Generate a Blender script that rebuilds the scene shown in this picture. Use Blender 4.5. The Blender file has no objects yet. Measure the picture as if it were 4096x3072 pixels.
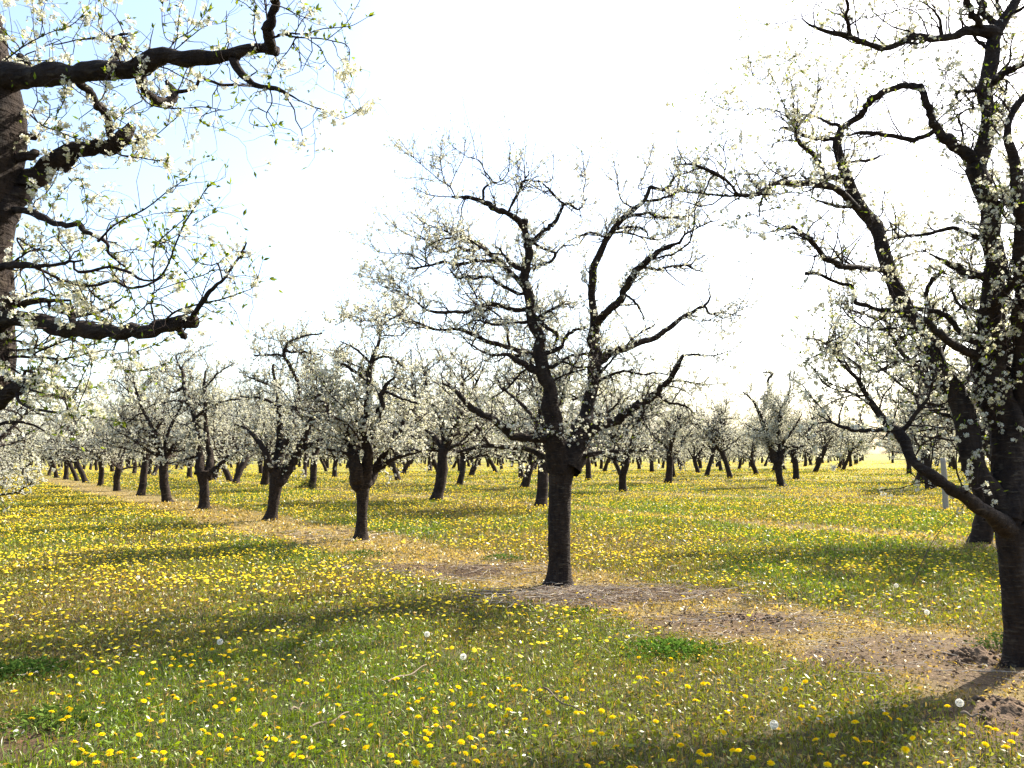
import bpy, math, random
import numpy as np
from mathutils import Matrix, Vector

# ------------------------------------------------------------------ camera, sky, sun
scene = bpy.context.scene
C = scene.collection
W0, H0, F0 = 4096.0, 3072.0, 3152.0          # photograph size and focal length in its pixels
CAM = np.array([0.0, 0.0, 1.6])
PITCH = math.atan(71.0 / 788.0)
ROLL = 0.0059
_f = np.array([0.0, math.cos(PITCH), math.sin(PITCH)])
_r = np.array([math.cos(ROLL), 0.0, -math.sin(ROLL)])
_r = _r - _f * (_r @ _f); _r /= np.linalg.norm(_r)
_u = np.cross(_r, _f)

cam_d = bpy.data.cameras.new("camera")
cam = bpy.data.objects.new("camera", cam_d); C.objects.link(cam)
cam_d.sensor_width = 36.0; cam_d.lens = F0 / W0 * 36.0
cam_d.clip_start = 0.05; cam_d.clip_end = 3000.0
cam.matrix_world = Matrix(((_r[0], _u[0], -_f[0], CAM[0]), (_r[1], _u[1], -_f[1], CAM[1]),
                           (_r[2], _u[2], -_f[2], CAM[2]), (0, 0, 0, 1)))
scene.camera = cam

SUN_AZ, SUN_EL = math.radians(51.0), math.radians(41.0)
world = bpy.data.worlds.new("World"); scene.world = world
world.use_nodes = True
nt = world.node_tree; nt.nodes.clear()
sky = nt.nodes.new("ShaderNodeTexSky"); sky.sky_type = 'NISHITA'; sky.sun_disc = False
sky.sun_elevation = SUN_EL; sky.sun_rotation = SUN_AZ
sky.air_density = 1.0; sky.dust_density = 2.5; sky.ozone_density = 1.0
bg = nt.nodes.new("ShaderNodeBackground"); bg.inputs[1].default_value = 0.13
out = nt.nodes.new("ShaderNodeOutputWorld")
nt.links.new(sky.outputs[0], bg.inputs[0]); nt.links.new(bg.outputs[0], out.inputs[0])

sun_d = bpy.data.lights.new("sun", 'SUN'); sun_d.energy = 5.0; sun_d.angle = math.radians(0.5)
sun_d.color = (1.0, 0.93, 0.80)
sun = bpy.data.objects.new("sun", sun_d); C.objects.link(sun)
S = Vector((math.sin(SUN_AZ) * math.cos(SUN_EL), math.cos(SUN_AZ) * math.cos(SUN_EL), math.sin(SUN_EL)))
sun.rotation_euler = S.to_track_quat('Z', 'Y').to_euler(); sun.location = (20, 20, 30)

scene.view_settings.view_transform = 'Standard'; scene.view_settings.look = 'None'
scene.view_settings.exposure = 1.75; scene.view_settings.gamma = 1.0
scene.cycles.max_bounces = 6; scene.cycles.transparent_max_bounces = 6

rng = np.random.default_rng(11)
random.seed(5)

# ------------------------------------------------------------------ small helpers
def ray(x, y):
    x = np.asarray(x, float); y = np.asarray(y, float)
    a = (x - W0 / 2) / F0; b = -(y - H0 / 2) / F0
    return _f + a[..., None] * _r + b[..., None] * _u      # depth 1 along the axis

def on_plane(x, y, z=0.0):
    d = ray(x, y); t = (z - CAM[2]) / d[..., 2]
    return CAM + d * t[..., None]

def nrm(v):
    return v / (np.linalg.norm(v, axis=-1, keepdims=True) + 1e-12)

class Noise:                                   # cheap smooth noise: a sum of sines
    def __init__(s, seed, n=8, lo=0.6, hi=1.6):
        r = np.random.default_rng(seed)
        s.d = nrm(r.normal(size=(n, 3))) * r.uniform(lo, hi, (n, 1)); s.p = r.uniform(0, 6.28, n)
    def __call__(s, p, f=1.0):
        return np.sin((p * f) @ s.d.T * 6.28 + s.p).mean(-1) * 1.6

N1, N2, N3 = Noise(1), Noise(2), Noise(3)

def ground_h(x, y):
    x = np.asarray(x, float); y = np.asarray(y, float)
    p = np.stack([x, y, np.zeros_like(x)], -1)
    fade = np.clip(1 - np.hypot(x, y) / 60.0, 0, 1)
    return (0.035 * N1(p, 0.16) + 0.014 * N2(p, 0.7)) * fade

def make_mesh(name, V, polys, mat, col=None, smooth=True):
    """polys: list of int arrays (n, k)"""
    me = bpy.data.meshes.new(name)
    V = np.ascontiguousarray(V, np.float32)
    me.vertices.add(len(V)); me.vertices.foreach_set("co", V.ravel())
    polys = [p for p in polys if len(p)]
    li = np.concatenate([p.ravel() for p in polys]).astype(np.int32)
    tot = np.concatenate([np.full(len(p), p.shape[1], np.int32) for p in polys])
    st = np.concatenate([[0], np.cumsum(tot)[:-1]]).astype(np.int32)
    me.loops.add(len(li)); me.loops.foreach_set("vertex_index", li)
    me.polygons.add(len(tot)); me.polygons.foreach_set("loop_start", st)
    if smooth: me.polygons.foreach_set("use_smooth", np.ones(len(tot), bool))
    me.update(calc_edges=True)
    if col is not None:
        a = me.color_attributes.new("Col", 'FLOAT_COLOR', 'POINT')
        c = np.ones((len(V), 4), np.float32); c[:, :3] = col
        a.data.foreach_set("color", c.ravel())
    if mat: me.materials.append(mat)
    return me

def link(name, me, parent=None, loc=None):
    o = bpy.data.objects.new(name, me); C.objects.link(o)
    if parent is not None: o.parent = parent
    if loc is not None: o.location = loc
    return o

def tag(o, label, cat, group=None):
    o["label"] = label; o["category"] = cat
    if group: o["group"] = group
    return o

class MB:                                      # collects pieces of one mesh
    def __init__(s): s.V = []; s.P = []; s.C = []; s.n = 0
    def add(s, V, polys, col=(1, 1, 1)):
        V = np.asarray(V, float).reshape(-1, 3)
        for p in polys: s.P.append(np.asarray(p) + s.n)
        s.V.append(V); c = np.asarray(col, float)
        s.C.append(np.broadcast_to(c, (len(V), 3)) if c.ndim == 1 else c)
        s.n += len(V)
    def mesh(s, name, mat, origin=None, smooth=True):
        V = np.concatenate(s.V)
        if origin is not None: V = V - np.asarray(origin)
        return make_mesh(name, V, s.P, mat, np.concatenate(s.C), smooth)

def tubes(P, R, k, cap=False):
    """P (N,n,3), R (N,n) -> verts, quads"""
    if cap:
        P = np.concatenate([P, P[:, -1:] + (P[:, -1:] - P[:, -2:-1]) * 0.02], 1)
        R = np.concatenate([R, R[:, -1:] * 0.05], 1)
    N, n, _ = P.shape
    T = np.empty_like(P); T[:, 1:-1] = P[:, 2:] - P[:, :-2]; T[:, 0] = P[:, 1] - P[:, 0]; T[:, -1] = P[:, -1] - P[:, -2]
    T = nrm(T)
    m = nrm(P[:, -1] - P[:, 0])
    ref = np.where(np.abs(m[:, 2:3]) < 0.75, np.array([[0, 0, 1.0]]), np.array([[1.0, 0.15, 0]]))
    ref = np.where(np.abs((ref * m).sum(-1, keepdims=True)) > 0.9, np.array([[0, 1.0, 0]]), ref)
    A = nrm(ref[:, None] - T * (T * ref[:, None]).sum(-1, keepdims=True)); B = np.cross(T, A)
    th = np.arange(k) / k * 2 * math.pi
    V = P[:, :, None] + R[:, :, None, None] * (np.cos(th)[:, None] * A[:, :, None] + np.sin(th)[:, None] * B[:, :, None])
    i = np.arange(N)[:, None, None] * n * k + np.arange(n - 1)[None, :, None] * k
    j = np.arange(k); j2 = (j + 1) % k
    Q = np.stack([i + j, i + j2, i + k + j2, i + k + j], -1).reshape(-1, 4)
    return V.reshape(-1, 3), Q

def rough(V, Q, P, R, amp, freq):
    """push tube vertices out along their radius by noise"""
    return V + 0

def resample(pts, n):
    pts = np.asarray(pts, float)
    d = np.concatenate([[0], np.cumsum(np.linalg.norm(np.diff(pts[:, :2], axis=0), axis=1))])
    p = np.concatenate([[2 * pts[0] - pts[1]], pts, [2 * pts[-1] - pts[-2]]])
    s = np.linspace(0, d[-1], n); o = []
    for v in s:
        i = min(max(np.searchsorted(d, v, side='right') - 1, 0), len(pts) - 2)
        t = (v - d[i]) / max(d[i + 1] - d[i], 1e-9)
        a, b, c, e = p[i], p[i + 1], p[i + 2], p[i + 3]
        o.append(0.5 * (2 * b + (c - a) * t + (2 * a - 5 * b + 4 * c - e) * t * t + (3 * b - a - 3 * c + e) * t ** 3))
    return np.array(o)

# ------------------------------------------------------------------ materials
def new_mat(name):
    m = bpy.data.materials.new(name); m.use_nodes = True
    t = m.node_tree; t.nodes.clear()
    o = t.nodes.new("ShaderNodeOutputMaterial")
    return m, t, o

def bark_mat(name, dark, mid, pale, scale=14.0, bump=0.6):
    m, t, o = new_mat(name); L = t.links
    b = t.nodes.new("ShaderNodeBsdfPrincipled"); b.inputs["Roughness"].default_value = 0.9
    b.inputs["Specular IOR Level"].default_value = 0.2
    tc = t.nodes.new("ShaderNodeTexCoord")
    mp = t.nodes.new("ShaderNodeMapping"); mp.inputs["Scale"].default_value = (1, 1, 0.45)
    n1 = t.nodes.new("ShaderNodeTexNoise"); n1.inputs["Scale"].default_value = scale; n1.inputs["Detail"].default_value = 8; n1.inputs["Roughness"].default_value = 0.7
    mp2 = t.nodes.new("ShaderNodeMapping"); mp2.inputs["Scale"].default_value = (1, 1, 4.0)
    n2 = t.nodes.new("ShaderNodeTexNoise"); n2.inputs["Scale"].default_value = scale * 0.8; n2.inputs["Detail"].default_value = 5
    n3 = t.nodes.new("ShaderNodeTexNoise"); n3.inputs["Scale"].default_value = 3.1; n3.inputs["Detail"].default_value = 4
    r1 = t.nodes.new("ShaderNodeValToRGB")
    r1.color_ramp.elements[0].position = 0.38; r1.color_ramp.elements[0].color = (*dark, 1)
    r1.color_ramp.elements[1].position = 0.68; r1.color_ramp.elements[1].color = (*mid, 1)
    r2 = t.nodes.new("ShaderNodeValToRGB")
    r2.color_ramp.elements[0].position = 0.57; r2.color_ramp.elements[0].color = (0, 0, 0, 1)
    r2.color_ramp.elements[1].position = 0.70; r2.color_ramp.elements[1].color = (1, 1, 1, 1)
    mx = t.nodes.new("ShaderNodeMix"); mx.data_type = 'RGBA'
    mul = t.nodes.new("ShaderNodeMath"); mul.operation = 'MULTIPLY'
    L.new(tc.outputs["Object"], mp.inputs[0]); L.new(mp.outputs[0], n1.inputs[0])
    L.new(tc.outputs["Object"], mp2.inputs[0]); L.new(mp2.outputs[0], n2.inputs[0]); L.new(tc.outputs["Object"], n3.inputs[0])
    L.new(n1.outputs[0], r1.inputs[0]); L.new(n2.outputs[0], r2.inputs[0])
    L.new(r2.outputs[0], mul.inputs[0]); L.new(n3.outputs[0], mul.inputs[1])
    L.new(mul.outputs[0], mx.inputs[0]); L.new(r1.outputs[0], mx.inputs[6]); mx.inputs[7].default_value = (*pale, 1)
    L.new(mx.outputs[2], b.inputs["Base Color"])
    add = t.nodes.new("ShaderNodeMath"); add.operation = 'ADD'
    L.new(n1.outputs[0], add.inputs[0]); L.new(n2.outputs[0], add.inputs[1])
    bp = t.nodes.new("ShaderNodeBump"); bp.inputs["Strength"].default_value = bump; bp.inputs["Distance"].default_value = 0.03
    L.new(add.outputs[0], bp.inputs["Height"]); L.new(bp.outputs[0], b.inputs["Normal"])
    L.new(b.outputs[0], o.inputs[0])
    return m

def leafy_mat(name, transl=0.45, rough=0.6, tint=(1, 1, 1), gloss=0.0):
    """colour comes from the mesh's own colour attribute; thin, so light passes through"""
    m, t, o = new_mat(name); L = t.links
    a = t.nodes.new("ShaderNodeAttribute"); a.attribute_name = "Col"
    d = t.nodes.new("ShaderNodeBsdfDiffuse"); tr = t.nodes.new("ShaderNodeBsdfTranslucent")
    mx = t.nodes.new("ShaderNodeMixShader"); mx.inputs[0].default_value = transl
    tm = t.nodes.new("ShaderNodeMix"); tm.data_type = 'RGBA'; tm.blend_type = 'MULTIPLY'; tm.inputs[0].default_value = 1.0
    tm.inputs[7].default_value = (*tint, 1)
    L.new(a.outputs["Color"], d.inputs[0]); L.new(a.outputs["Color"], tm.inputs[6]); L.new(tm.outputs[2], tr.inputs[0])
    L.new(d.outputs[0], mx.inputs[1]); L.new(tr.outputs[0], mx.inputs[2])
    if gloss:
        gl = t.nodes.new("ShaderNodeBsdfGlossy"); gl.inputs["Roughness"].default_value = rough; gl.inputs[0].default_value = (0.9, 0.9, 0.8, 1)
        m2 = t.nodes.new("ShaderNodeMixShader"); m2.inputs[0].default_value = gloss
        L.new(mx.outputs[0], m2.inputs[1]); L.new(gl.outputs[0], m2.inputs[2]); L.new(m2.outputs[0], o.inputs[0])
    else: L.new(mx.outputs[0], o.inputs[0])
    return m

def attr_mat(name, rough=0.85, bump=0.0):
    m, t, o = new_mat(name); L = t.links
    a = t.nodes.new("ShaderNodeAttribute"); a.attribute_name = "Col"
    b = t.nodes.new("ShaderNodeBsdfPrincipled"); b.inputs["Roughness"].default_value = rough
    b.inputs["Specular IOR Level"].default_value = 0.25
    n = t.nodes.new("ShaderNodeTexNoise"); n.inputs["Scale"].default_value = 60; n.inputs["Detail"].default_value = 4
    tc = t.nodes.new("ShaderNodeTexCoord"); L.new(tc.outputs["Object"], n.inputs[0])
    mr = t.nodes.new("ShaderNodeMapRange"); mr.inputs[3].default_value = 0.6; mr.inputs[4].default_value = 1.4
    L.new(n.outputs[0], mr.inputs[0])
    mx = t.nodes.new("ShaderNodeMix"); mx.data_type = 'RGBA'; mx.blend_type = 'MULTIPLY'; mx.inputs[0].default_value = 1
    L.new(a.outputs["Color"], mx.inputs[6]); L.new(mr.outputs[0], mx.inputs[7])
    L.new(mx.outputs[2], b.inputs["Base Color"]); L.new(b.outputs[0], o.inputs[0])
    if bump:
        bp = t.nodes.new("ShaderNodeBump"); bp.inputs["Strength"].default_value = bump; bp.inputs["Distance"].default_value = 0.02
        L.new(n.outputs[0], bp.inputs["Height"]); L.new(bp.outputs[0], b.inputs["Normal"])
    return m

M_BARK = bark_mat("bark_near", (0.010, 0.006, 0.005), (0.038, 0.025, 0.017), (0.10, 0.08, 0.055), 16, 1.0)
M_BARK2 = bark_mat("bark_orchard", (0.012, 0.008, 0.006), (0.040, 0.026, 0.019), (0.10, 0.08, 0.06), 9, 0.8)
M_TWIG = bark_mat("twig_bark", (0.016, 0.009, 0.008), (0.036, 0.021, 0.016), (0.05, 0.035, 0.03), 30, 0.2)
M_BLOSSOM = leafy_mat("blossom", 0.50, tint=(1.0, 0.98, 0.86))
M_LEAF = leafy_mat("young_leaf", 0.55, tint=(1.25, 1.15, 0.5))
M_GRASS = leafy_mat("grass_blades", 0.45, rough=0.40, tint=(1.3, 1.15, 0.45), gloss=0.045)
M_DANDY = leafy_mat("dandelion_petals", 0.35)
M_STEM = leafy_mat("flower_stems", 0.3)
M_STICK = attr_mat("dead_wood", 0.85)
M_SOIL = attr_mat("soil", 0.95, 0.8)
M_POST = attr_mat("weathered_wood", 0.9, 0.4)

# ------------------------------------------------------------------ orchard grid
UD = np.array([-0.583, 0.8125]); ND = np.array([0.8125, 0.583])   # along a row, across the rows
MAIN = np.array([0.60, 10.0])
ROW, STEP, SHIFT = 8.8, 5.6, 4.94

def strip_mask(x, y):
    """1 on the dry mown strip under a row of trees, 0 in the meadow"""
    x = np.asarray(x, float); y = np.asarray(y, float)
    v = (x - MAIN[0]) * ND[0] + (y - MAIN[1]) * ND[1]
    k = np.round(v / ROW); dv = np.abs(v - k * ROW)
    p = np.stack([x, y, np.zeros_like(x)], -1)
    w = 0.95 + 0.35 * N3(p, 0.22) + 0.22 * N2(p, 0.9)
    w = np.where(k == 0, w + 0.08, w * 0.6 - 0.15 + 0.45 * N1(p, 0.10))
    w = np.where((k == -1) & (y < 12), -1.0, w)
    return np.clip((w - dv) / 0.45 + 0.5, 0, 1) * np.where(k == 0, 1.0, 0.75)

def bare_mask(x, y):
    x = np.asarray(x, float); y = np.asarray(y, float)
    p = np.stack([x, y, np.zeros_like(x)], -1)
    m = np.zeros_like(x)
    for cx, cy, rx, ry in ((0.9, 9.4, 1.5, 0.8), (2.1, 7.6, 1.2, 0.7), (3.3, 6.2, 1.1, 0.8), (-0.9, 11.4, 1.3, 0.6), (-3.05, 4.3, 0.55, 0.9), (3.0, 4.8, 0.5, 0.45), (8.2, 13.6, 1.2, 0.6)):
        d = np.hypot((x - cx) / rx, (y - cy) / ry) + 0.45 * N2(p, 0.8)
        m = np.maximum(m, np.clip((1.15 - d) / 0.5, 0, 1))
    return m

def lush(x, y):
    p = np.stack([np.asarray(x, float), np.asarray(y, float), np.zeros_like(np.asarray(x, float))], -1)
    return np.clip(0.5 + 0.65 * N1(p, 0.11) + 0.35 * N3(p, 0.45), 0, 1)

# ------------------------------------------------------------------ ground
def axis(lims):
    o = []
    for a, b, s in lims: o.append(np.arange(a, b, s))
    return np.concatenate(o)
gx = axis([(-1200, -200, 100), (-200, -40, 8), (-40, -9, 0.8), (-9, 9, 0.12), (9, 40, 0.8), (40, 200, 8), (200, 1201, 100)])
gy = axis([(-60, -4, 4), (-4, 2, 0.6), (2, 16, 0.12), (16, 60, 0.7), (60, 220, 8), (220, 1501, 80)])
GX, GY = np.meshgrid(gx, gy)
GZ = ground_h(GX, GY)
near = np.hypot(GX, GY) < 16
GZ = GZ + np.where(near, 0.012 * N2(np.stack([GX, GY, GZ * 0], -1), 3.1) * (0.4 + bare_mask(GX, GY)), 0)
sm, bm, lu = strip_mask(GX, GY)[..., None], bare_mask(GX, GY)[..., None], lush(GX, GY)[..., None]
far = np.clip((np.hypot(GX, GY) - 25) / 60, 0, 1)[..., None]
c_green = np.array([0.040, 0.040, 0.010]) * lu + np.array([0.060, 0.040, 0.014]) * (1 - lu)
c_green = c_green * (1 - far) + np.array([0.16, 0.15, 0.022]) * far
c_dry = np.array([0.16, 0.115, 0.038]); c_bare = np.array([0.060, 0.034, 0.017])
gc = c_green * (1 - sm) + c_dry * sm
gc = gc * (1 - bm * 0.85) + c_bare * bm * 0.85
gc = gc * (1 + 0.25 * N3(np.stack([GX, GY, GZ], -1), 0.8)[..., None])
ny, nx = GX.shape
idx = np.arange(nx * ny).reshape(ny, nx)
Q = np.stack([idx[:-1, :-1], idx[:-1, 1:], idx[1:, 1:], idx[1:, :-1]], -1).reshape(-1, 4)
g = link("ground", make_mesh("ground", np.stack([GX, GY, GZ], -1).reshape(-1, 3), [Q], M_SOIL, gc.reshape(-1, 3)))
g["kind"] = "structure"

# ------------------------------------------------------------------ scattering on the visible ground
def scatter(r, d0, d1, dens, half=0.70, side=1.2, fn=None):
    """points in a wedge in front of the camera, dens per square metre"""
    a = half * (d1 * d1 - d0 * d0) + 2 * side * (d1 - d0)
    n = int(a * dens)
    y = np.sqrt(r.uniform(d0 * d0, d1 * d1, n)); x = r.uniform(-1, 1, n) * (half * y + side)
    if fn is not None:
        k = r.random(n) < fn(x, y); x, y = x[k], y[k]
    return x, y

def blades(mb, r, x, y, h, w, col, lean=0.35, z=None):
    n = len(x)
    z = ground_h(x, y) if z is None else z
    th = r.uniform(0, 6.283, n); la = r.uniform(0, 6.283, n); le = np.abs(r.normal(0, lean, n)) * h
    b = np.stack([x, y, z - 0.005], -1); s = np.stack([np.cos(th), np.sin(th), 0 * th], -1) * (w / 2)[:, None]
    l = np.stack([np.cos(la), np.sin(la), 0 * th], -1) * le[:, None]; up = np.array([0, 0, 1.0])
    m = b + l * 0.30 + up * (h * 0.55)[:, None]; t = b + l + up * (h * np.sqrt(np.clip(1 - (le / (h * 1.6)) ** 2, 0.15, 1)))[:, None]
    V = np.stack([b - s, b + s, m + s * 0.8, m - s * 0.8, t], 1)
    i = np.arange(n)[:, None] * 5
    cc = np.repeat(col, 5, 0)
    mb.add(V, [i + np.array([0, 1, 2, 3]), i + np.array([3, 2, 4])], cc)

def grass_col(r, x, y):
    n = len(x); lu = lush(x, y)[:, None]; s = strip_mask(x, y)[:, None]
    c = np.array([0.105, 0.165, 0.008]) * lu + np.array([0.140, 0.135, 0.012]) * (1 - lu)
    dry = r.random((n, 1)) < 0.12 + 0.16 * (1 - lu)
    c = np.where(dry, np.array([0.24, 0.165, 0.055]), c)
    sd = r.random((n, 1)) < s * 0.93
    c = np.where(sd, np.array([0.27, 0.20, 0.065]), c)
    return c * r.uniform(0.35, 1.5, (n, 1))

mb = MB()
for d0, d1, dens, hw, ww in ((2.2, 7.5, 2300, 0.055, 0.0050), (7.5, 13, 1200, 0.060, 0.0080), (13, 24, 420, 0.082, 0.012), (24, 45, 90, 0.09, 0.026), (45, 80, 18, 0.10, 0.055)):
    x, y = scatter(rng, d0, d1, dens, fn=lambda x, y: np.clip(1 - 0.45 * strip_mask(x, y) - 0.42 * bare_mask(x, y), 0, 1) * (0.55 + 0.45 * np.clip(N2(np.stack([x, y, x * 0], -1), 1.3) + 0.8, 0, 1)))
    s = strip_mask(x, y); lu = lush(x, y)
    h = hw * rng.uniform(0.45, 1.35, len(x)) * (1 - 0.55 * s) * (0.75 + 0.5 * lu)
    blades(mb, rng, x, y, h, ww * rng.uniform(0.7, 1.3, len(x)), grass_col(rng, x, y), lean=0.65)
def bits(r, d0, d1, dens, ls):                 # clover, rosette leaves and bent blades close to the soil
    x, y = scatter(r, d0, d1, dens, fn=lambda x, y: np.clip(1 - 0.75 * bare_mask(x, y), 0, 1) * (0.45 + 0.55 * np.clip(N3(np.stack([x, y, x * 0], -1), 1.7) + 0.7, 0, 1)))
    n = len(x); p = np.stack([x, y, ground_h(x, y) + r.uniform(0.006, 0.055, n) * (1 - 0.5 * strip_mask(x, y))], -1)
    d = nrm(r.normal(size=(n, 3)) * np.array([1, 1, 0.7]) + np.array([0, 0, 0.25])); L = r.uniform(ls[0], ls[1], n)[:, None]
    s_ = nrm(np.cross(d, r.normal(size=(n, 3)))); wd = r.uniform(0.10, 0.26, (n, 1))
    V = np.stack([p, p + (d * 0.5 + s_ * wd) * L, p + d * L, p + (d * 0.5 - s_ * wd) * L], 1)
    c = grass_col(r, x, y) * np.where(r.random((n, 1)) < 0.25, 1.7, 0.85)
    mb.add(V, [np.arange(n)[:, None] * 4 + np.arange(4)], np.repeat(c, 4, 0))
bits(rng, 2.2, 8, 2200, (0.015, 0.042)); bits(rng, 8, 14, 900, (0.025, 0.06)); bits(rng, 14, 28, 180, (0.045, 0.10))
o = link("grass", mb.mesh("grass", M_GRASS, smooth=False)); o["kind"] = "stuff"
o["label"] = "short green and straw coloured meadow grass covering the orchard floor"; o["category"] = "grass"

# ------------------------------------------------------------------ growing branches
def sample_on(P, R, r, count, tmin=0.1, tmax=1.0):
    n = P.shape[1]
    Ls = np.linalg.norm(np.diff(P, axis=1), axis=2).sum(1)
    pi = r.choice(len(P), count, p=Ls / Ls.sum())
    t = r.uniform(tmin, tmax, count) * (n - 1); i = np.clip(t.astype(int), 0, n - 2); f = (t - i)[:, None]
    pos = P[pi, i] * (1 - f) + P[pi, i + 1] * f; tan = nrm(P[pi, i + 1] - P[pi, i])
    rad = R[pi, i] * (1 - f[:, 0]) + R[pi, i + 1] * f[:, 0]
    return pos, tan, rad, t / (n - 1)

def grow(r, P, R, count, lens, rad, n, up=0.3, along=0.5, wig=0.25, curl=0.0, tmin=0.1, tmax=1.0, tip=0.4):
    pos, tan, pr, t = sample_on(P, R, r, count, tmin, tmax)
    v = r.normal(size=(count, 3)); v = nrm(v - tan * (v * tan).sum(-1, keepdims=True))
    d = nrm(v + along * tan + np.array([0, 0, up]))
    L = r.uniform(lens[0], lens[1], count) * (1.1 - 0.35 * t); st = (L / (n - 1))[:, None]
    pts = [pos - d * 0.3 * np.minimum(pr, 0.02)[:, None]]
    for k in range(n - 1):
        d = nrm(d + wig * r.normal(size=(count, 3)) + np.array([0, 0, curl])); pts.append(pts[-1] + d * st)
    r0 = np.minimum(r.uniform(rad[0], rad[1], count), pr * 0.8)
    return np.stack(pts, 1), r0[:, None] * np.linspace(1, tip, n)[None]

def flowers(mb, r, pos, nor, size, kind, col):
    n = len(pos)
    a = nrm(np.cross(nor, r.normal(size=(n, 3)))); b = np.cross(nor, a); s = size[:, None]
    if kind == 'petal5':
        off = r.uniform(0, 6.28, n)
        for k in range(5):
            th = off + k * 1.2566 + r.normal(0, 0.08, n)
            c = np.cos(th)[:, None] * a + np.sin(th)[:, None] * b; e = np.cross(nor, c); cup = r.uniform(0.05, 0.5, n)[:, None]
            base = pos + c * s * 0.08
            V = np.stack([base, pos + (c * 0.42 + e * 0.30 + nor * cup * 0.35) * s, pos + (c * 0.86 + e * 0.26 + nor * cup) * s,
                          pos + (c * 0.98 + nor * cup * 1.05) * s, pos + (c * 0.86 - e * 0.26 + nor * cup) * s, pos + (c * 0.42 - e * 0.30 + nor * cup * 0.35) * s], 1)
            i = np.arange(n)[:, None] * 6
            mb.add(V, [i + np.array([0, 1, 2, 3]), i + np.array([0, 3, 4, 5])], np.repeat(col, 6, 0))
        q = s * 0.26; ctr = pos + nor * s * 0.16
        V = np.stack([ctr - a * q, ctr - b * q, ctr + a * q, ctr + b * q], 1); i = np.arange(n)[:, None] * 4
        mb.add(V, [i + np.arange(4)], np.tile(np.array([0.50, 0.46, 0.10]), (n * 4, 1)))
    elif kind == 'kite5':
        off = r.uniform(0, 6.28, n)
        for k in range(5):
            th = off + k * 1.2566
            c = np.cos(th)[:, None] * a + np.sin(th)[:, None] * b; e = np.cross(nor, c); cup = r.uniform(0.0, 0.5, n)[:, None]
            V = np.stack([pos, pos + (c * 0.62 + e * 0.36 + nor * cup * 0.6) * s, pos + (c + nor * cup) * s, pos + (c * 0.62 - e * 0.36 + nor * cup * 0.6) * s], 1)
            i = np.arange(n)[:, None] * 4
            mb.add(V, [i + np.arange(4)], np.repeat(col, 4, 0))
    else:
        for k in range(2 if kind == 'cross' else 1):
            c, e = (a, b) if k == 0 else (nrm(a + nor), nrm(b * 0.6 + nor))
            V = np.stack([pos - c * s, pos - e * s * 0.6 + c * s * 0.2, pos + c * s, pos + e * s * 0.8 - c * s * 0.1], 1)
            i = np.arange(n)[:, None] * 4
            mb.add(V, [i + np.arange(4)], np.repeat(col, 4, 0))

def leaflets(mb, r, pos, d, length, col):
    n = len(pos); d = nrm(d); s = nrm(np.cross(d, r.normal(size=(n, 3)))); u = np.cross(s, d); L = length[:, None]
    V = np.stack([pos, pos + (d * 0.45 + s * 0.20 + u * 0.06) * L, pos + d * L, pos + (d * 0.45 - s * 0.20 + u * 0.06) * L], 1)
    i = np.arange(n)[:, None] * 4
    mb.add(V, [i + np.array([0, 1, 2]), i + np.array([0, 2, 3])], np.repeat(col, 4, 0))

def blossom_cols(r, n, cream=0.3):
    w = np.array([0.78, 0.775, 0.70]); c = np.array([0.62, 0.60, 0.38])
    k = (r.random((n, 1)) < cream) * r.uniform(0.4, 1, (n, 1))
    return (w * (1 - k) + c * k) * r.uniform(0.72, 1.05, (n, 1))

def leaf_cols(r, n):
    a = np.array([0.10, 0.155, 0.025]); b = np.array([0.22, 0.27, 0.035]); k = r.random((n, 1)) ** 1.5
    return (a * (1 - k) + b * k) * r.uniform(0.6, 1.2, (n, 1))

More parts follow.
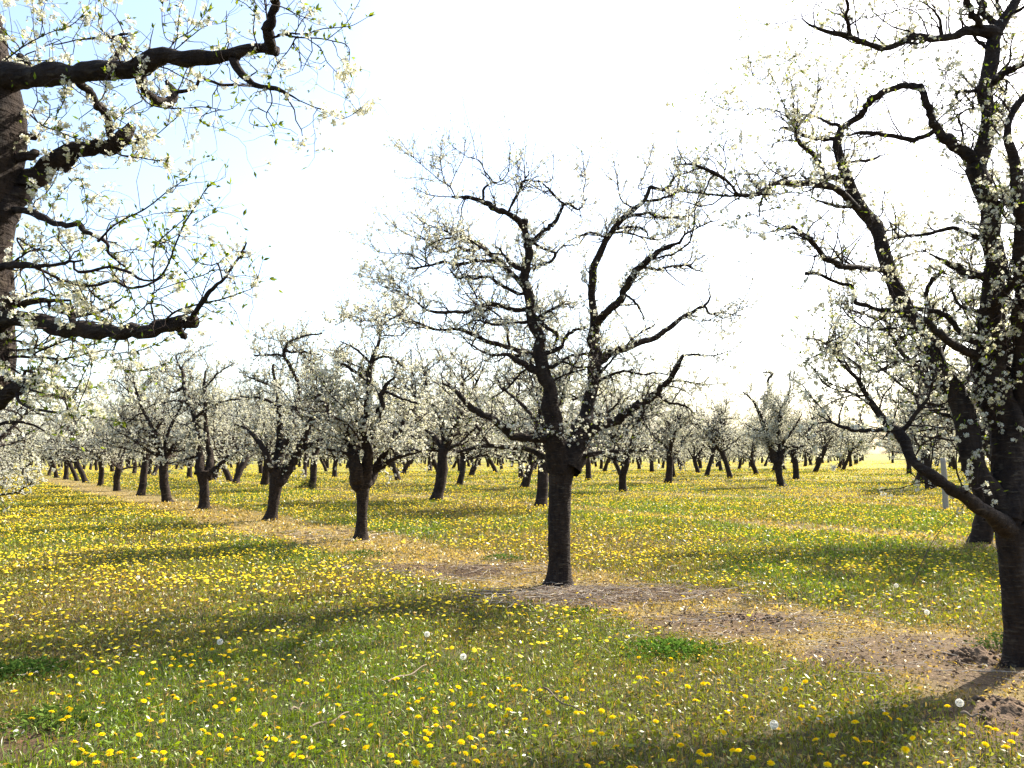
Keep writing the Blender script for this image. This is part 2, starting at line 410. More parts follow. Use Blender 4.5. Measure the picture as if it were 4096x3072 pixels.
def dress(r, limbsP, limbsR, q):
    """twigs, blossom and leaves on a set of limbs; q holds the densities. Returns three MBs."""
    tw, bl, lf = MB(), MB(), MB()
    Lm = np.linalg.norm(np.diff(limbsP, axis=1), axis=2).sum()
    P2, R2 = grow(r, limbsP, limbsR, int(Lm * q['l2']), q.get('len2', (0.25, 0.85)), q.get('rad2', (0.005, 0.010)), 7, up=q.get('up2', 0.25), along=0.55, wig=q.get('wig2', 0.30), curl=0.05, tmin=0.12, tip=0.35)
    L2 = np.linalg.norm(np.diff(P2, axis=1), axis=2).sum()
    rt = q.get('rad3', (0.0022, 0.0036))
    P3, R3 = grow(r, P2, R2, int(L2 * q['l3']), q.get('len3', (0.08, 0.34)), rt, 5, up=0.25, along=0.5, wig=0.28, curl=0.08, tip=0.55)
    P3b, R3b = grow(r, limbsP, limbsR, int(Lm * q['l3b']), (0.05, 0.25), rt, 5, up=0.15, along=0.4, wig=0.3, curl=0.05, tip=0.55)
    P3 = np.concatenate([P3, P3b]); R3 = np.concatenate([R3, R3b])
    # upright water shoots on the top of the crown
    ns = int(q.get('shoots', 0))
    zc = limbsP[:, :, 2].max()
    if ns:
        sel = limbsP[:, -1, 2] > np.quantile(limbsP[:, -1, 2], 0.45)
        Ps, Rs = grow(r, limbsP[sel], limbsR[sel], ns, q.get('lenS', (0.3, 0.9)), (0.003, 0.0045), 8, up=1.6, along=0.3, wig=0.07, curl=0.10, tmin=0.4, tip=0.45)
        v, f = tubes(Ps, Rs, 4); tw.add(v, [f])
        pos, tan, _, _ = sample_on(Ps, Rs, r, ns * q.get('shootbuds', 9), 0.12, 1.0)
        leaflets(lf, r, pos, nrm(tan * 1.2 + r.normal(size=pos.shape) * 0.6), r.uniform(0.012, 0.030, len(pos)) * q.get('lsize', 1), leaf_cols(r, len(pos)) * 0.7)
    v, f = tubes(P2, R2, q.get('k2', 5)); tw.add(v, [f])
    v, f = tubes(P3, R3, q.get('k3', 3)); tw.add(v, [f])
    # blossom spurs
    nc = int(len(P3) * q['spur'])
    pos, tan, _, t = sample_on(P3, R3, r, nc, 0.15, 1.0)
    pos2, tan2, _, _ = sample_on(P2, R2, r, int(nc * 0.35), 0.15, 0.95)
    pos = np.concatenate([pos, pos2]); tan = np.concatenate([tan, tan2])
    if q.get('limbspur'):                     # spurs sitting right on the limbs
        thin = limbsR.mean(1) < q.get('lsmax', 0.035)
        if thin.any():
            Lt = np.linalg.norm(np.diff(limbsP[thin], axis=1), axis=2).sum()
            p3, t3, r3, _ = sample_on(limbsP[thin], limbsR[thin], r, int(Lt * q['limbspur']), 0.05, 1.0)
            o3 = r.normal(size=p3.shape); o3 = nrm(o3 - t3 * (o3 * t3).sum(-1, keepdims=True) + np.array([0, 0, 0.4]))
            pos = np.concatenate([pos, p3 + o3 * (r3[:, None] + 0.012)]); tan = np.concatenate([tan, o3])
    # blossom comes in patches
    keep = r.random(len(pos)) < np.clip(0.62 + 0.9 * N2(pos, 0.75) + 0.3 * N3(pos, 2.2), 0.12, 1)
    pos, tan = pos[keep], tan[keep]
    m = r.integers(q['m'][0], q['m'][1] + 1, len(pos))
    pos = np.repeat(pos, m, 0); tan = np.repeat(tan, m, 0)
    nor = nrm(r.normal(size=pos.shape) + 0.25 * tan + np.array([0, 0, 0.25]))
    pos = pos + nor * r.uniform(0.3, 1.5, (len(pos), 1)) * q.get('spread', 0.018)
    flowers(bl, r, pos, nor, r.uniform(q['fs'][0], q['fs'][1], len(pos)), q['kind'], blossom_cols(r, len(pos), q.get('cream', 0.3)))
    nl = int(len(P3) * q.get('leaf', 0))
    if nl:
        ends = np.concatenate([P3[:, -1], P2[:, -1]]); ed = np.concatenate([P3[:, -1] - P3[:, -2], P2[:, -1] - P2[:, -2]])
        i = r.integers(0, len(ends), nl)
        leaflets(lf, r, ends[i] - nrm(ed[i]) * r.uniform(0, 0.08, (nl, 1)) * (r.random((nl, 1)) < 0.5), nrm(ed[i]) + r.normal(size=(nl, 3)) * 0.55, r.uniform(0.014, 0.038, nl) * q.get('lsize', 1), leaf_cols(r, nl))
    return tw, bl, lf

BN = Noise(21, 10, 0.5, 1.8)
def limb_mesh(name, P, R, k, mat, origin, amp=0.10, freq=9.0, cap=True):
    """one limb as a gnarled tube; P (n,3)"""
    V, Qd = tubes(P[None], R[None], k, cap)
    n = len(V) // k
    ctr = np.repeat(np.concatenate([P, P[-1:]]) if cap else P, k, 0); rr = np.repeat(np.concatenate([R, R[-1:] * 0.05]) if cap else R, k)
    d = nrm(V - ctr)
    s = np.array([1, 1, 0.5])
    disp = amp * (BN(V * s, freq) + 0.6 * BN(V * s + 3.7, freq * 2.7)) + 0.10 * BN(V * 0 + ctr, 2.6)
    V = V + d * (rr * disp)[:, None]
    return make_mesh(name, V - origin, [Qd], mat)

# ------------------------------------------------------------------ trees traced limb by limb
CROPS = {'a': (0, 0, .6781), 'b': (0, 750, .6781), 'c': (1400, 500, .7685), 'd': (2700, 0, .6311), 'e': (2700, 900, .6311),
         'f': (3000, 1700, .7234), 't': (1300, 1600, 1.1024), 'm': (900, 1250, 1.0504), 'n': (200, 1350, .8403), 'o': (2500, 1450, .7874)}

def parse(txt):
    """'c 10,20,5 30,40 ...' -> arrays of x, y, width in photograph pixels"""
    w = txt.split(); ox, oy, s = CROPS[w[0]]; o = []
    for q in w[1:]:
        if q in CROPS: ox, oy, s = CROPS[q]; continue
        v = [float(z) for z in q.split(',')]
        o.append([ox + v[0] * s, oy + v[1] * s, v[2] * s if len(v) > 2 else np.nan])
    o = np.array(o); i = np.arange(len(o)); k = ~np.isnan(o[:, 2])
    if not k.any(): o[:, 2] = 3
    else: o[:, 2] = np.interp(i, i[k], o[k, 2])
    return o

def traced_tree(r, base_px, lines, depth, fat=1.0, spread=0.45, npt=22):
    """lines: first the trunk, then limbs in growth order. Returns list of (P, R)."""
    done = []; res = []
    for li, txt in enumerate(lines):
        zend = None
        if '|' in txt: txt, ze = txt.split('|'); zend = float(ze)
        p = parse(txt)
        z0 = 0.0
        if done:
            best = None
            for (xy, zz, wd) in done:
                d = np.hypot(xy[:, 0] - p[0, 0], xy[:, 1] - p[0, 1]) - wd * 0.3; j = d.argmin()
                if best is None or d[j] < best[0]: best = (d[j], xy[j], zz[j], wd[j])
            if best[0] < 90:
                z0 = best[2]
                if np.hypot(*(best[1] - p[0, :2])) > p[0, 2] * 0.4: p = np.concatenate([[[best[1][0], best[1][1], p[0, 2] * 1.05]], p])
        q = resample(p, npt); q[:, 2] = np.maximum(q[:, 2], 1.2)
        L = np.hypot(*np.diff(q[:, :2], axis=0).T).sum() / F0 * depth
        if zend is None: zend = 0.0 if li == 0 else z0 + r.uniform(-1, 1) * spread * L
        t = np.linspace(0, 1, npt)
        z = z0 + (zend - z0) * t + (0 if li == 0 else 1) * 0.06 * L * np.sin(t * 3.14 * r.uniform(1, 2.2)) * r.normal()
        if li > 0:
            q[:, :2] += r.normal(size=(npt, 2)) * (0.16 * q[:, 2:3]) * np.minimum(t * 3, 1)[:, None]
        done.append((q[:, :2], z, q[:, 2]))
        dd = depth + z
        P = CAM + ray(q[:, 0], q[:, 1]) * dd[:, None]
        R = q[:, 2] / 2 / F0 * dd
        if li > 0: R = R * (1 + 0.25 * np.exp(-t * 9)) * fat
        res.append((P, R))
    return res

def hero(name, label, lines, depth, seed, base, q, spread=0.45, extra=0, k=12, trunk_n=1, group=None, elen=(0.8, 1.8)):
    r = np.random.default_rng(seed)
    pl = traced_tree(r, None, lines, depth, fat=1.18 if depth > 8 else 1.06, spread=spread)
    base = np.asarray(base, float)
    root = bpy.data.objects.new(name, None); root.location = base; C.objects.link(root)
    tag(root, label, "tree", group)
    for i, (P, R) in enumerate(pl):
        if i == 0:
            R = R.copy()
            if P[0, 2] < 0.6:                 # root flare, then a skirt into the soil
                P = np.concatenate([[P[0] + np.array([0, 0, -0.12])], P]); R = np.concatenate([[R[0] * 1.35], R])
                zz = P[:, 2] - base[2]; R = R * (0.92 + 0.32 * np.exp(-np.clip(zz, 0, 9) / 0.10))
            T = resample(np.concatenate([P, R[:, None]], 1)[:, [0, 1, 2, 3]], 60) if False else np.concatenate([P, R[:, None]], 1)
            s = np.linspace(0, 1, len(T)); s2 = np.linspace(0, 1, 70)
            T = np.stack([np.interp(s2, s, T[:, j]) for j in range(4)], 1)
            link("trunk", limb_mesh("trunk", T[:, :3], T[:, 3], 28, M_BARK, base, 0.10, 3.2), root)
        else:
            s = np.linspace(0, 1, len(P)); m = 60 if R.max() > 0.02 else 30; s2 = np.linspace(0, 1, m)
            T = np.stack([np.interp(s2, s, v) for v in (*P.T, R)], 1)
            kk = 16 if R.max() > 0.03 else (8 if R.max() > 0.006 else 5)
            link("limb", limb_mesh("limb", T[:, :3], T[:, 3], kk, M_BARK if R.max() > 0.01 else M_TWIG, base, 0.22 if R.max() > 0.02 else 0.12, 7.0), root)
    LP = np.stack([p for p, _ in pl[1:]]); LR = np.stack([x for _, x in pl[1:]])
    if extra:                                 # limbs that reach towards and away from the viewer
        big = LR.max(1) > np.quantile(LR.max(1), 0.6)
        EP, ER = grow(r, LP[big], LR[big], extra, elen, (0.012, 0.022), 22, up=0.25, along=0.3, wig=0.16, curl=0.03, tmin=0.2, tip=0.35)
        kz = EP[:, -1, 2] > np.maximum(1.7, EP[:, 0, 2] - 0.25); EP, ER = EP[kz], ER[kz]
        for j in range(len(EP)):
            link("limb", limb_mesh("limb", EP[j], ER[j], 8, M_BARK, base, 0.15, 7.0), root)
        LP = np.concatenate([LP, EP]); LR = np.concatenate([LR, ER])
    tw, bl, lf = dress(r, LP, LR, q)
    thin = (LR.max(1) < 0.0105 * depth / 3.5 * 0.9) if depth < 12 else np.zeros(len(LR), bool)
    if thin.any():
        Lt = np.linalg.norm(np.diff(LP[thin], axis=1), axis=2).sum(); nt_ = int(Lt * (26 if depth < 8 else 16))
        ps, ts, rs, _ = sample_on(LP[thin], LR[thin], r, nt_, 0.12, 1.0)
        ps = np.repeat(ps, 3, 0); ts = np.repeat(ts, 3, 0)
        side = nrm(r.normal(size=(nt_, 3)) + np.array([0, 0, 0.5])); side = np.repeat(side, 3, 0)
        leaflets(lf, r, ps, nrm(ts * 0.7 + side * 0.8 + r.normal(size=ps.shape) * 0.35), r.uniform(0.012, 0.030, len(ps)), leaf_cols(r, len(ps)) * r.uniform(0.45, 1.1, (len(ps), 1)))
        ends = np.concatenate([LP[thin][:, -1]] * 4); ed = np.concatenate([LP[thin][:, -1] - LP[thin][:, -2]] * 4)
        leaflets(lf, r, ends, nrm(ed) + r.normal(size=ends.shape) * 0.4, r.uniform(0.018, 0.036, len(ends)), leaf_cols(r, len(ends)))
    cr = link("crown", tw.mesh("crown", M_TWIG, base), root)
    link("blossom", bl.mesh("blossom", M_BLOSSOM, base, False), cr)
    if lf.n: link("leaves", lf.mesh("leaves", M_LEAF, base, False), cr)
    return root

MAIN_L = """t 848,672,102 851,620,92 850,560,86 849,450,84 851,340,86 856,270,104 858,215,112
t 850,250,70 838,160,58 832,100,55 822,20,54 c 1050,1460,64 1030,1360,60 1005,1290,60 985,1200,60 980,1120,50 955,1030,45 938,940,44 925,840,43 925,740,40 930,650,36 908,560,32 904,485,28|-0.3
t 880,250,74 905,190,66 925,140,62 948,70,58 c 1225,1520,60 1262,1400,50 1282,1300,50 1285,1180,48 1272,1080,44 1257,950,34 1255,850,32 1265,760,32 1288,680,30 1320,610,28 1360,555,26 1410,500,24 1480,440,22 1540,390,20 1562,318,15|0.5
c 1275,1045,30 1320,990,32 1390,920,32 1440,850,31 1490,760,30 1560,690,28 1640,640,22 1710,615,14|-0.6
c 1712,620,12 1740,575,10 1790,545,9 1860,510,6 1930,490,3
c 1300,1230,34 1380,1175,30 1500,1140,26 1590,1105,26 1670,1050,24 1740,1000,18 1800,960,14 1850,940,13 1880,890,5|0.9
c 1850,940,10 1870,985,10 1920,975,7 2000,985,5 2030,940,4 2080,850,3 2110,740,2
c 1205,1640,60 1280,1575,42 1380,1540,38 1470,1480,36 1560,1420,34 1640,1350,28 1700,1270,22 1735,1200,14|-0.8
c 1310,1325,12 1390,1290,12 1440,1280,12 1520,1300,10 1600,1290,8 1650,1300,6
c 1050,1640,40 960,1630,34 850,1620,34 800,1580,34 720,1520,32 640,1480,28 580,1420,22 540,1380,16 480,1345,9|-0.7
c 995,1295,34 920,1250,28 860,1220,24 820,1195,14
c 970,1200,30 880,1175,22 800,1150,22 720,1130,20 640,1090,18 560,1060,15 450,1065,9 340,1030,5|0.9
c 960,1200,14 880,1200,14 800,1195,14 720,1195,12 640,1150,8 590,1110,4
c 935,960,22 860,965,20 790,940,18 720,930,18 640,960,16 560,975,15 420,970,12 370,945,8 330,900,5 240,860,4 130,820,3 85,725,2|-0.8
c 940,1020,14 850,1030,12 760,1040,12 700,1025,10 660,1015,7 560,1060,4
c 920,850,28 860,790,24 800,730,24 740,680,22 690,630,20 620,600,18 580,590,14 490,590,9 440,610,6|0.5
c 800,730,16 740,710,16 640,710,14 560,725,14 480,715,13 420,730,11 360,740,8 290,750,4
c 690,630,14 630,655,14 560,640,12 500,660,10 430,635,5
c 925,760,20 860,740,20 810,690,16 780,640,8
c 880,880,14 780,830,14 720,790,14 650,800,12 600,790,10 560,800,9 510,740,5
c 905,540,26 870,490,26 820,465,26 760,435,26 700,400,22 640,385,18 600,375,14 530,375,9
c 695,395,10 695,330,10 740,295,8 700,240,6 675,185,4 600,160,3 510,90,2
c 830,440,12 860,380,12 890,320,11 910,290,9 990,295,7 1050,285,4 1060,160,2
c 945,605,20 1000,560,19 1060,510,19 1090,460,17 1110,415,10
c 1105,420,10 1140,410,12 1190,440,8 1230,385,5
c 1110,405,11 1090,395,10 1050,350,10 1010,310,7 985,290,4
c 935,600,14 1010,645,12 1070,670,12 1040,710,13 990,725,12 955,755,12
c 1070,670,8 1110,630,7 1160,625,4
c 1035,1185,20 1100,1150,18 1130,1095,16 1190,1060,12 1235,1055,10
c 960,990,18 1030,1060,18 1080,1090,16 1060,1150,12
c 960,1010,14 1040,965,14 1090,940,10 1160,925,5
c 1050,1260,16 1130,1210,14 1200,1195,14 1270,1195,12
c 1065,1325,9 1150,1290,8 1220,1270,6
c 1530,740,14 1600,755,14 1650,740,12 1750,730,10 1800,755,7 1870,770,3
c 1435,885,12 1490,930,10 1530,1000,6
c 1430,480,14 1500,465,14 1560,460,14 1620,480,12 1760,470,8 1820,400,4
c 1545,395,12 1620,385,12 1700,350,10 1770,310,5
c 1560,322,14 1640,335,14 1680,290,11 1715,230,6
c 1385,540,12 1480,530,12 1540,550,9 1550,580,6
c 1330,590,10 1260,560,10 1200,575,8
c 1600,1400,12 1660,1445,12 1740,1460,10 1790,1500,5
c 1650,1330,9 1740,1335,8 1860,1360,4
c 1730,1200,9 1800,1195,8 1900,1200,4 2000,1160,3 2070,1090,2
c 950,1250,10 880,1300,10 820,1370,9 740,1420,5
t 820,215,22 760,185,18 690,170,16 580,165,12 480,190,8
t 910,205,18 1010,190,14 1100,185,10 1160,185,6
c 850,500,4 872,450,4 866,340,4 870,200,2
c 1220,395,5 1215,340,5 1225,290,4 1210,140,2
c 1500,330,4 1540,240,4 1580,95,2
c 780,295,5 825,240,4 835,105,2
c 910,290,4 905,210,3 885,130,2
c 545,370,5 520,320,6 470,290,4 400,230,3 330,170,3 260,80,2
c 520,320,4 550,250,3 590,170,3 600,80,2
c 500,310,4 470,200,3 485,60,2
c 530,375,5 420,365,4 340,330,2
c 440,610,5 330,580,4 250,540,3 180,470,2
c 600,595,5 540,550,4 480,510,3 455,425,2
c 420,730,5 370,700,5 300,670,4 150,660,3 90,580,2
c 340,1030,5 200,990,4 150,970,3 45,925,2
c 370,945,4 260,850,4 210,780,3 170,710,2
c 1420,400,6 1400,350,5 1390,270,4 1375,195,2
c 1740,1000,5 1850,1020,4 1960,960,3 2010,920,2
c 1240,1520,14 1330,1500,12 1400,1440,9 1420,1390,5
c 1300,1290,14 1400,1180,9 1500,1090,8 1590,1040,5""".split('\n')

RIGHT_L = """f 1475,1312,140 1470,1200,132 1462,1000,134 1455,860,136 1448,760,140 1440,640,165 1440,540,170
e 2140,1700,190 2120,1500,170 2085,1250,180 2060,1000,170 2030,850,155 2010,700,140 2000,560,125 2010,400,118 2010,200,118 1990,0,110 d 1980,1350,100 1960,1220,112 1940,1100,110 1925,1020,110 1955,960,95 1975,800,84 1970,600,84 1995,420,78 2015,270,74 2070,170,58 2130,70,55 2190,-40,45|0.1
e 2080,1820,150 1960,1640,130 1880,1440,130 1830,1250,120 1780,1080,112 1710,930,104 1640,790,96 1550,610,92 1430,450,88 1360,260,82 1300,50,80 d 1250,1380,78 1170,1290,74 1125,1190,72 1080,1090,64 1040,960,60 1020,890,56 1055,815,40|0.9
d 1915,1035,78 1830,960,68 1740,890,60 1670,840,50 1620,760,45 1600,680,42 1572,600,42 1560,540,36|-0.25
d 1560,550,36 1450,545,38 1360,570,38 1260,620,40 1200,690,36 1160,740,32 1075,805,30|0.3
d 2030,215,66 1920,190,50 1820,205,50 1740,235,42 1620,245,38 1480,245,38 1420,280,36 1360,312,34 1280,290,34 1200,260,32 1110,235,30 1050,215,34 960,195,22 880,175,16 830,140,9 800,110,7 805,40,5 795,-20,3|-0.5
d 2040,170,40 1990,120,36 1950,80,34 1940,-30,34|0.3
d 1945,180,36 1890,90,36 1840,0,36 1800,-60,30|-0.2
d 1690,225,20 1680,130,18 1640,70,12 1580,20,7 1500,0,4
d 2020,525,40 2100,460,36 2230,395,34|-0.3
d 1615,850,26 1520,882,28 1420,870,27 1310,855,25 1170,845,20 1090,860,9
d 1010,880,26 920,880,24 840,870,22 780,840,21 720,810,18 670,810,12 658,830,8
d 1030,790,20 980,785,18 920,750,15 850,730,13 770,735,9 700,720,4
d 1100,1030,18 1180,1020,18 1260,1010,16 1300,980,8
d 1090,1140,34 950,1110,30 900,1040,32 870,970,28 780,890,22 760,800,16 720,750,8 640,700,4
d 1175,1340,40 1120,1290,40 1060,1220,40 990,1180,36 900,1170,38 760,1165,34 650,1155,30 590,1190,26 510,1240,26 430,1230,20 370,1220,18 355,1160,18 290,1120,22 210,1080,20 110,1045,14 20,1040,7|-0.4
d 1110,1305,22 1040,1310,20 930,1280,14 860,1250,8
d 980,1165,16 900,1140,16 830,1130,15 795,1105,8
e 1390,310,36 1330,290,34 1230,275,32 1100,265,34 1020,240,36 950,205,36 910,150,30 860,100,30 800,50,24 740,10,18 708,12,9|-0.3
e 1545,585,26 1480,555,26 1400,545,24 1290,535,24 1200,510,24 1140,490,28 1130,420,26 1120,385,24 1060,370,22 980,345,22 900,310,20 825,310,20|0.5
e 1990,745,40 1930,740,38 1860,730,36 1810,670,34 1750,600,30 1690,560,28 1600,540,26 1490,525,22|0.2
e 1990,850,60 1930,830,56 1850,800,50 1770,760,46 1700,710,44 1640,660,36 1590,600,26|-0.3
e 2000,330,50 1940,320,50 1850,300,46 1780,270,42 1720,240,34 1640,195,12 1560,150,5
f 1440,590,90 1380,540,80 1300,475,70 1180,395,66 1060,300,58 960,240,50 880,170,50 e 1440,1330,66 1330,1260,56 1270,1190,46 1230,1100,36 1170,990,26 1080,900,18 1010,820,14 950,740,12 820,715,7|-0.9
e 1430,1320,22 1350,1305,22 1280,1300,22 1160,1305,24 1060,1280,20 990,1250,13 900,1200,6
e 1200,1085,13 1100,1060,12 960,1020,8 880,910,4 840,880,2
e 1680,870,18 1600,865,16 1400,865,14 1250,880,12 1160,905,8 1060,900,4
e 1600,680,14 1500,690,12 1420,720,10 1340,770,8 1270,825,4
e 1580,650,14 1480,655,12 1370,655,12 1260,665,8 1160,700,4
e 2010,500,46 2050,470,48 2130,380,44 2230,280,40|-0.5
e 2180,1350,110 2200,1100,90 2190,800,80 2195,500,74 d 2190,1500,72 2180,1250,70 2165,1080,66 2130,950,48 2092,830,38 2130,720,36 2230,590,34|-0.5
e 2050,1000,40 2150,900,36 2240,820,30|0.4
e 2090,860,30 2130,730,30 2230,690,28
d 1990,1530,30 1880,1490,28 1760,1450,24 1600,1480,20 1450,1500,16 1380,1520,9
d 2000,1330,40 2100,1260,34 2160,1150,22
d 1930,1110,16 1900,1190,16 1980,1240,14 2080,1250,12
d 1960,560,20 1880,580,20 1800,580,18 1760,650,10 1640,700,6
d 1960,700,12 1870,690,10 1790,730,8 1700,790,5
e 1700,900,40 1760,1000,34 1850,1070,30 1940,1090,20
d 780,890,8 650,900,6 600,950,5
e 1640,690,30 1600,480,26 1620,360,26 1700,290,20
d 760,740,7 640,700,6 500,690,5 380,700,4 280,680,3 200,590,2
d 720,750,5 650,580,5 570,520,4 500,480,4 470,370,2
d 880,720,5 890,640,4 910,520,3 890,370,2
d 930,720,4 935,630,3 910,560,3 840,500,3 765,400,2
d 1130,740,4 1110,640,4 1080,580,3 1090,470,2
d 310,1100,9 325,1050,8 310,960,6 285,930,3
d 310,960,4 320,830,3 300,720,2
d 130,1040,5 180,970,4 250,880,3 230,840,2
d 1050,210,5 1075,120,4 1060,30,3
d 1430,440,4 1500,540,4 1460,430,3 1450,300,3 1470,250,2
d 1420,540,5 1320,460,4 1210,430,3
d 1910,590,6 1800,470,5 1680,440,4
d 880,180,5 860,240,4 800,330,3 660,410,2
d 1130,120,6 1010,80,5 910,40,3 880,-10,2
d 1580,20,4 1330,90,4 1180,120,3 1110,130,2
e 1280,1180,9 1120,1060,8 980,1000,6 880,910,5 830,880,3
d 520,1235,8 640,1230,7 760,1220,6 870,1250,4
d 360,1400,3 510,1350,4 640,1320,4
d 720,1420,6 640,1460,6 540,1480,5 440,1460,4 330,1420,2""".split('\n')

LEFT_L = """a -150,2300,380 -120,1800,330 -100,1450,300 -70,1200,300 -40,900,310 -25,650,300 -45,480,240
a -50,520,200 -58,400,190 -70,250,170 -95,100,140 -120,-60,130|0.2
a 20,460,130 120,455,120 200,450,112 300,440,112 420,425,110 540,412,112 700,418,104 800,410,96 870,380,98 950,325,95 1050,335,78 1150,347,75 1250,350,75 1350,320,66 1450,290,60 1560,275,58 1650,292,50|-0.35
a 1600,280,60 1590,180,54 1605,80,50 1630,0,48 1650,-120,44|-0.6
a 150,440,78 135,375,60 112,318,28|0
a 1375,365,48 1440,450,40 1500,500,34 1600,515,28 1690,545,14 1760,590,7 1860,635,6 1940,655,5 2000,705,5 2090,670,4 2180,590,3|-0.7
a 820,440,60 850,530,44 920,590,50 1000,600,45 1030,560,50 1005,505,40 980,488,22|0.1
a 1030,545,20 1150,520,18 1175,460,18 1220,465,18 1290,500,15 1360,505,10 1460,495,6|-0.2
a 810,520,9 860,600,8 930,630,7 1050,640,7 1200,630,6 1340,650,4 1420,600,3
a 650,380,38 720,290,36 740,250,36 700,220,28 640,225,14 560,225,12 430,240,7 330,265,7 300,255,4|0.3
a 700,210,16 770,195,10
a 740,270,12 800,295,9 850,310,6
a 450,470,44 520,540,42 590,620,45 630,690,46 650,800,44|0.2
a -10,1290,170 40,1225,150 100,1150,130 200,1075,120 300,980,112 380,915,92 460,890,80 560,880,80 660,855,90 740,800,78 795,735,48|0.15
a 720,840,30 820,835,26|0.1
a 60,925,50 150,920,50 215,912,46|0.0
a 60,1060,24 140,1050,26 200,1040,18 220,1060,8
a 60,800,40 140,800,40 200,810,30 240,790,14
a 440,900,44 400,990,30 385,1015,16
a 60,1240,34 140,1240,34 220,1260,40 300,1310,34 400,1330,30 470,1315,32 480,1355,40 540,1380,24 600,1420,14 690,1430,6|-0.3
a 575,1430,14 620,1380,10 700,1310,9 860,1230,8 960,1150,7 1060,1080,5 1110,1050,3|-0.7
b 600,300,18 640,340,18 640,380,17 690,430,14 740,470,9
b -30,480,44 0,472,40 130,450,36 270,460,22 390,440,20 490,430,10|-0.3
b 440,500,12 480,500,15 560,490,16 640,465,16 720,480,18 790,510,16 830,545,14 900,550,12 960,510,12 1000,430,10 1040,320,9 1090,210,8 1160,100,7 1220,0,4|-0.6
b 200,470,12 250,490,14 350,540,14 450,570,16 540,580,15 600,565,16 690,555,16 740,590,13 800,592,16 860,580,15 940,540,10 1000,500,4|-0.2
b -60,800,120 60,775,86 150,775,82 250,800,86 350,830,94 480,845,94 600,855,90 720,860,80 850,850,80 950,830,80 1060,810,78 1125,793,70|-0.35
b 1060,850,34 1100,880,36|-0.3
b 1130,775,26 1190,680,25 1250,600,21 1330,530,15 1390,440,12 1455,325,10|-0.6
b 970,790,13 1030,735,12 1120,700,10 1230,675,8 1320,655,7 1420,620,6 1500,580,5 1550,430,3|-0.5
b 920,800,11 890,690,10 910,610,8 900,450,8 920,350,5|-0.5
b 910,610,7 1000,580,6 1120,540,6 1230,500,5 1330,400,3
b 890,660,6 950,650,5 1020,620,4 1070,590,2
b 1190,640,6 1100,510,5 1000,400,5 940,330,3
b 1090,510,4 1160,450,4 1240,350,2
b 900,350,6 1000,260,6 1100,170,4 1120,130,2
b 950,330,6 1040,285,5 1160,210,4 1250,155,2
b 430,800,36 420,730,36 400,700,28 320,660,12|0.15
b -40,650,110 0,655,100 60,660,90 100,680,50 300,665,26 420,668,14|0.1
b 300,710,18 400,750,16 440,775,12
b 450,760,18 600,730,16 680,680,13 725,650,6
b 690,900,9 665,1000,8 730,1070,7 840,1080,6 1000,1030,4
b 680,980,6 830,960,6 1000,890,4
b 730,1070,6 780,1150,5 840,1180,3
b 560,900,6 540,1000,6 470,1150,6 400,1330,4
b -40,1275,100 0,1245,90 60,1210,75 130,1180,62 230,1155,46|-0.1
b 100,1245,18 170,1300,14 290,1320,14 400,1340,10 560,1355,8 720,1390,4|-0.7
b -30,1000,14 150,1000,16 230,1000,12 340,1010,12 430,1000,10 560,970,5
b 10,1010,14 50,1090,16 130,1160,14
b 150,1080,14 220,1110,16 280,1160,13 430,1180,7 560,1180,3
b 340,1010,12 320,1070,11 240,1070,9 130,1080,6
b -40,1120,20 80,1150,18 200,1200,12 330,1230,9 450,1270,6 560,1240,4|-0.3
b 200,980,12 320,930,10 420,900,8 520,930,6 640,900,4
b 0,950,20 120,960,16 240,950,12 330,985,10 420,1040,8 500,1060,5
b 230,1140,12 330,1180,9 420,1210,7 530,1190,5
b 60,1060,12 160,1120,10 260,1100,8 360,1120,6
b -40,1400,24 80,1380,18 190,1400,12 300,1450,8 420,1430,4
b -40,900,16 100,905,12 230,930,10 300,900,8
b 60,690,14 160,640,12 260,600,9 330,640,7 420,620,5
b 500,560,9 560,640,8 640,680,7 700,740,5
b 330,540,9 420,600,8 500,680,7 560,760,5
b 640,460,8 700,540,7 760,600,6 800,700,5
b 240,480,9 300,580,8 330,650,6
b 30,480,12 150,390,10 260,350,8 380,330,6 480,300,4
b 100,300,9 200,360,8 300,380,6 400,470,5
a 1000,325,8 1060,270,6 1200,160,5 1310,135,3
a 980,320,6 1040,235,5 1130,180,5 1230,60,3
a 1000,240,5 970,210,5 955,100,5 965,-10,4
a 870,360,7 890,230,5 905,170,4
a 560,880,6 700,690,5 850,660,4 900,620,3
a 790,915,8 860,830,7 930,790,6 1010,720,5 1060,680,3
a 700,910,10 800,925,9 900,945,7 980,950,5 990,1030,3
a 1520,290,9 1495,180,8 1505,60,7 1500,-40,5
a 1620,220,12 1700,195,9 1800,200,8 1900,170,6 2060,155,5 2170,100,3
a 1640,200,11 1760,220,9 1900,230,8 2050,270,6 2060,370,3
a 1740,230,7 1700,300,6 1620,400,5 1590,480,3
a 1740,200,6 1790,110,5 1860,60,3
a 1660,40,8 1760,90,6 1830,110,4
a 1590,520,8 1605,600,7 1570,680,6 1600,740,5 1625,820,2
a 1500,640,4 1470,720,4 1540,745,4 1640,735,3
a 1290,650,5 1200,680,5 1190,720,4 1290,760,2
a 330,1180,4 460,1050,5 510,1180,5 510,1260,4 480,1300,3
a 50,340,8 160,260,7 300,190,6 420,150,5 510,60,4
a 100,260,6 0,160,5 -40,120,4
a 190,355,6 330,365,5 390,385,4
a 640,225,6 580,140,5 600,60,4 590,-20,3
a 400,510,8 370,610,7 330,680,4
a 150,660,10 230,730,9 330,770,7 430,810,5 500,830,3""".split('\n')

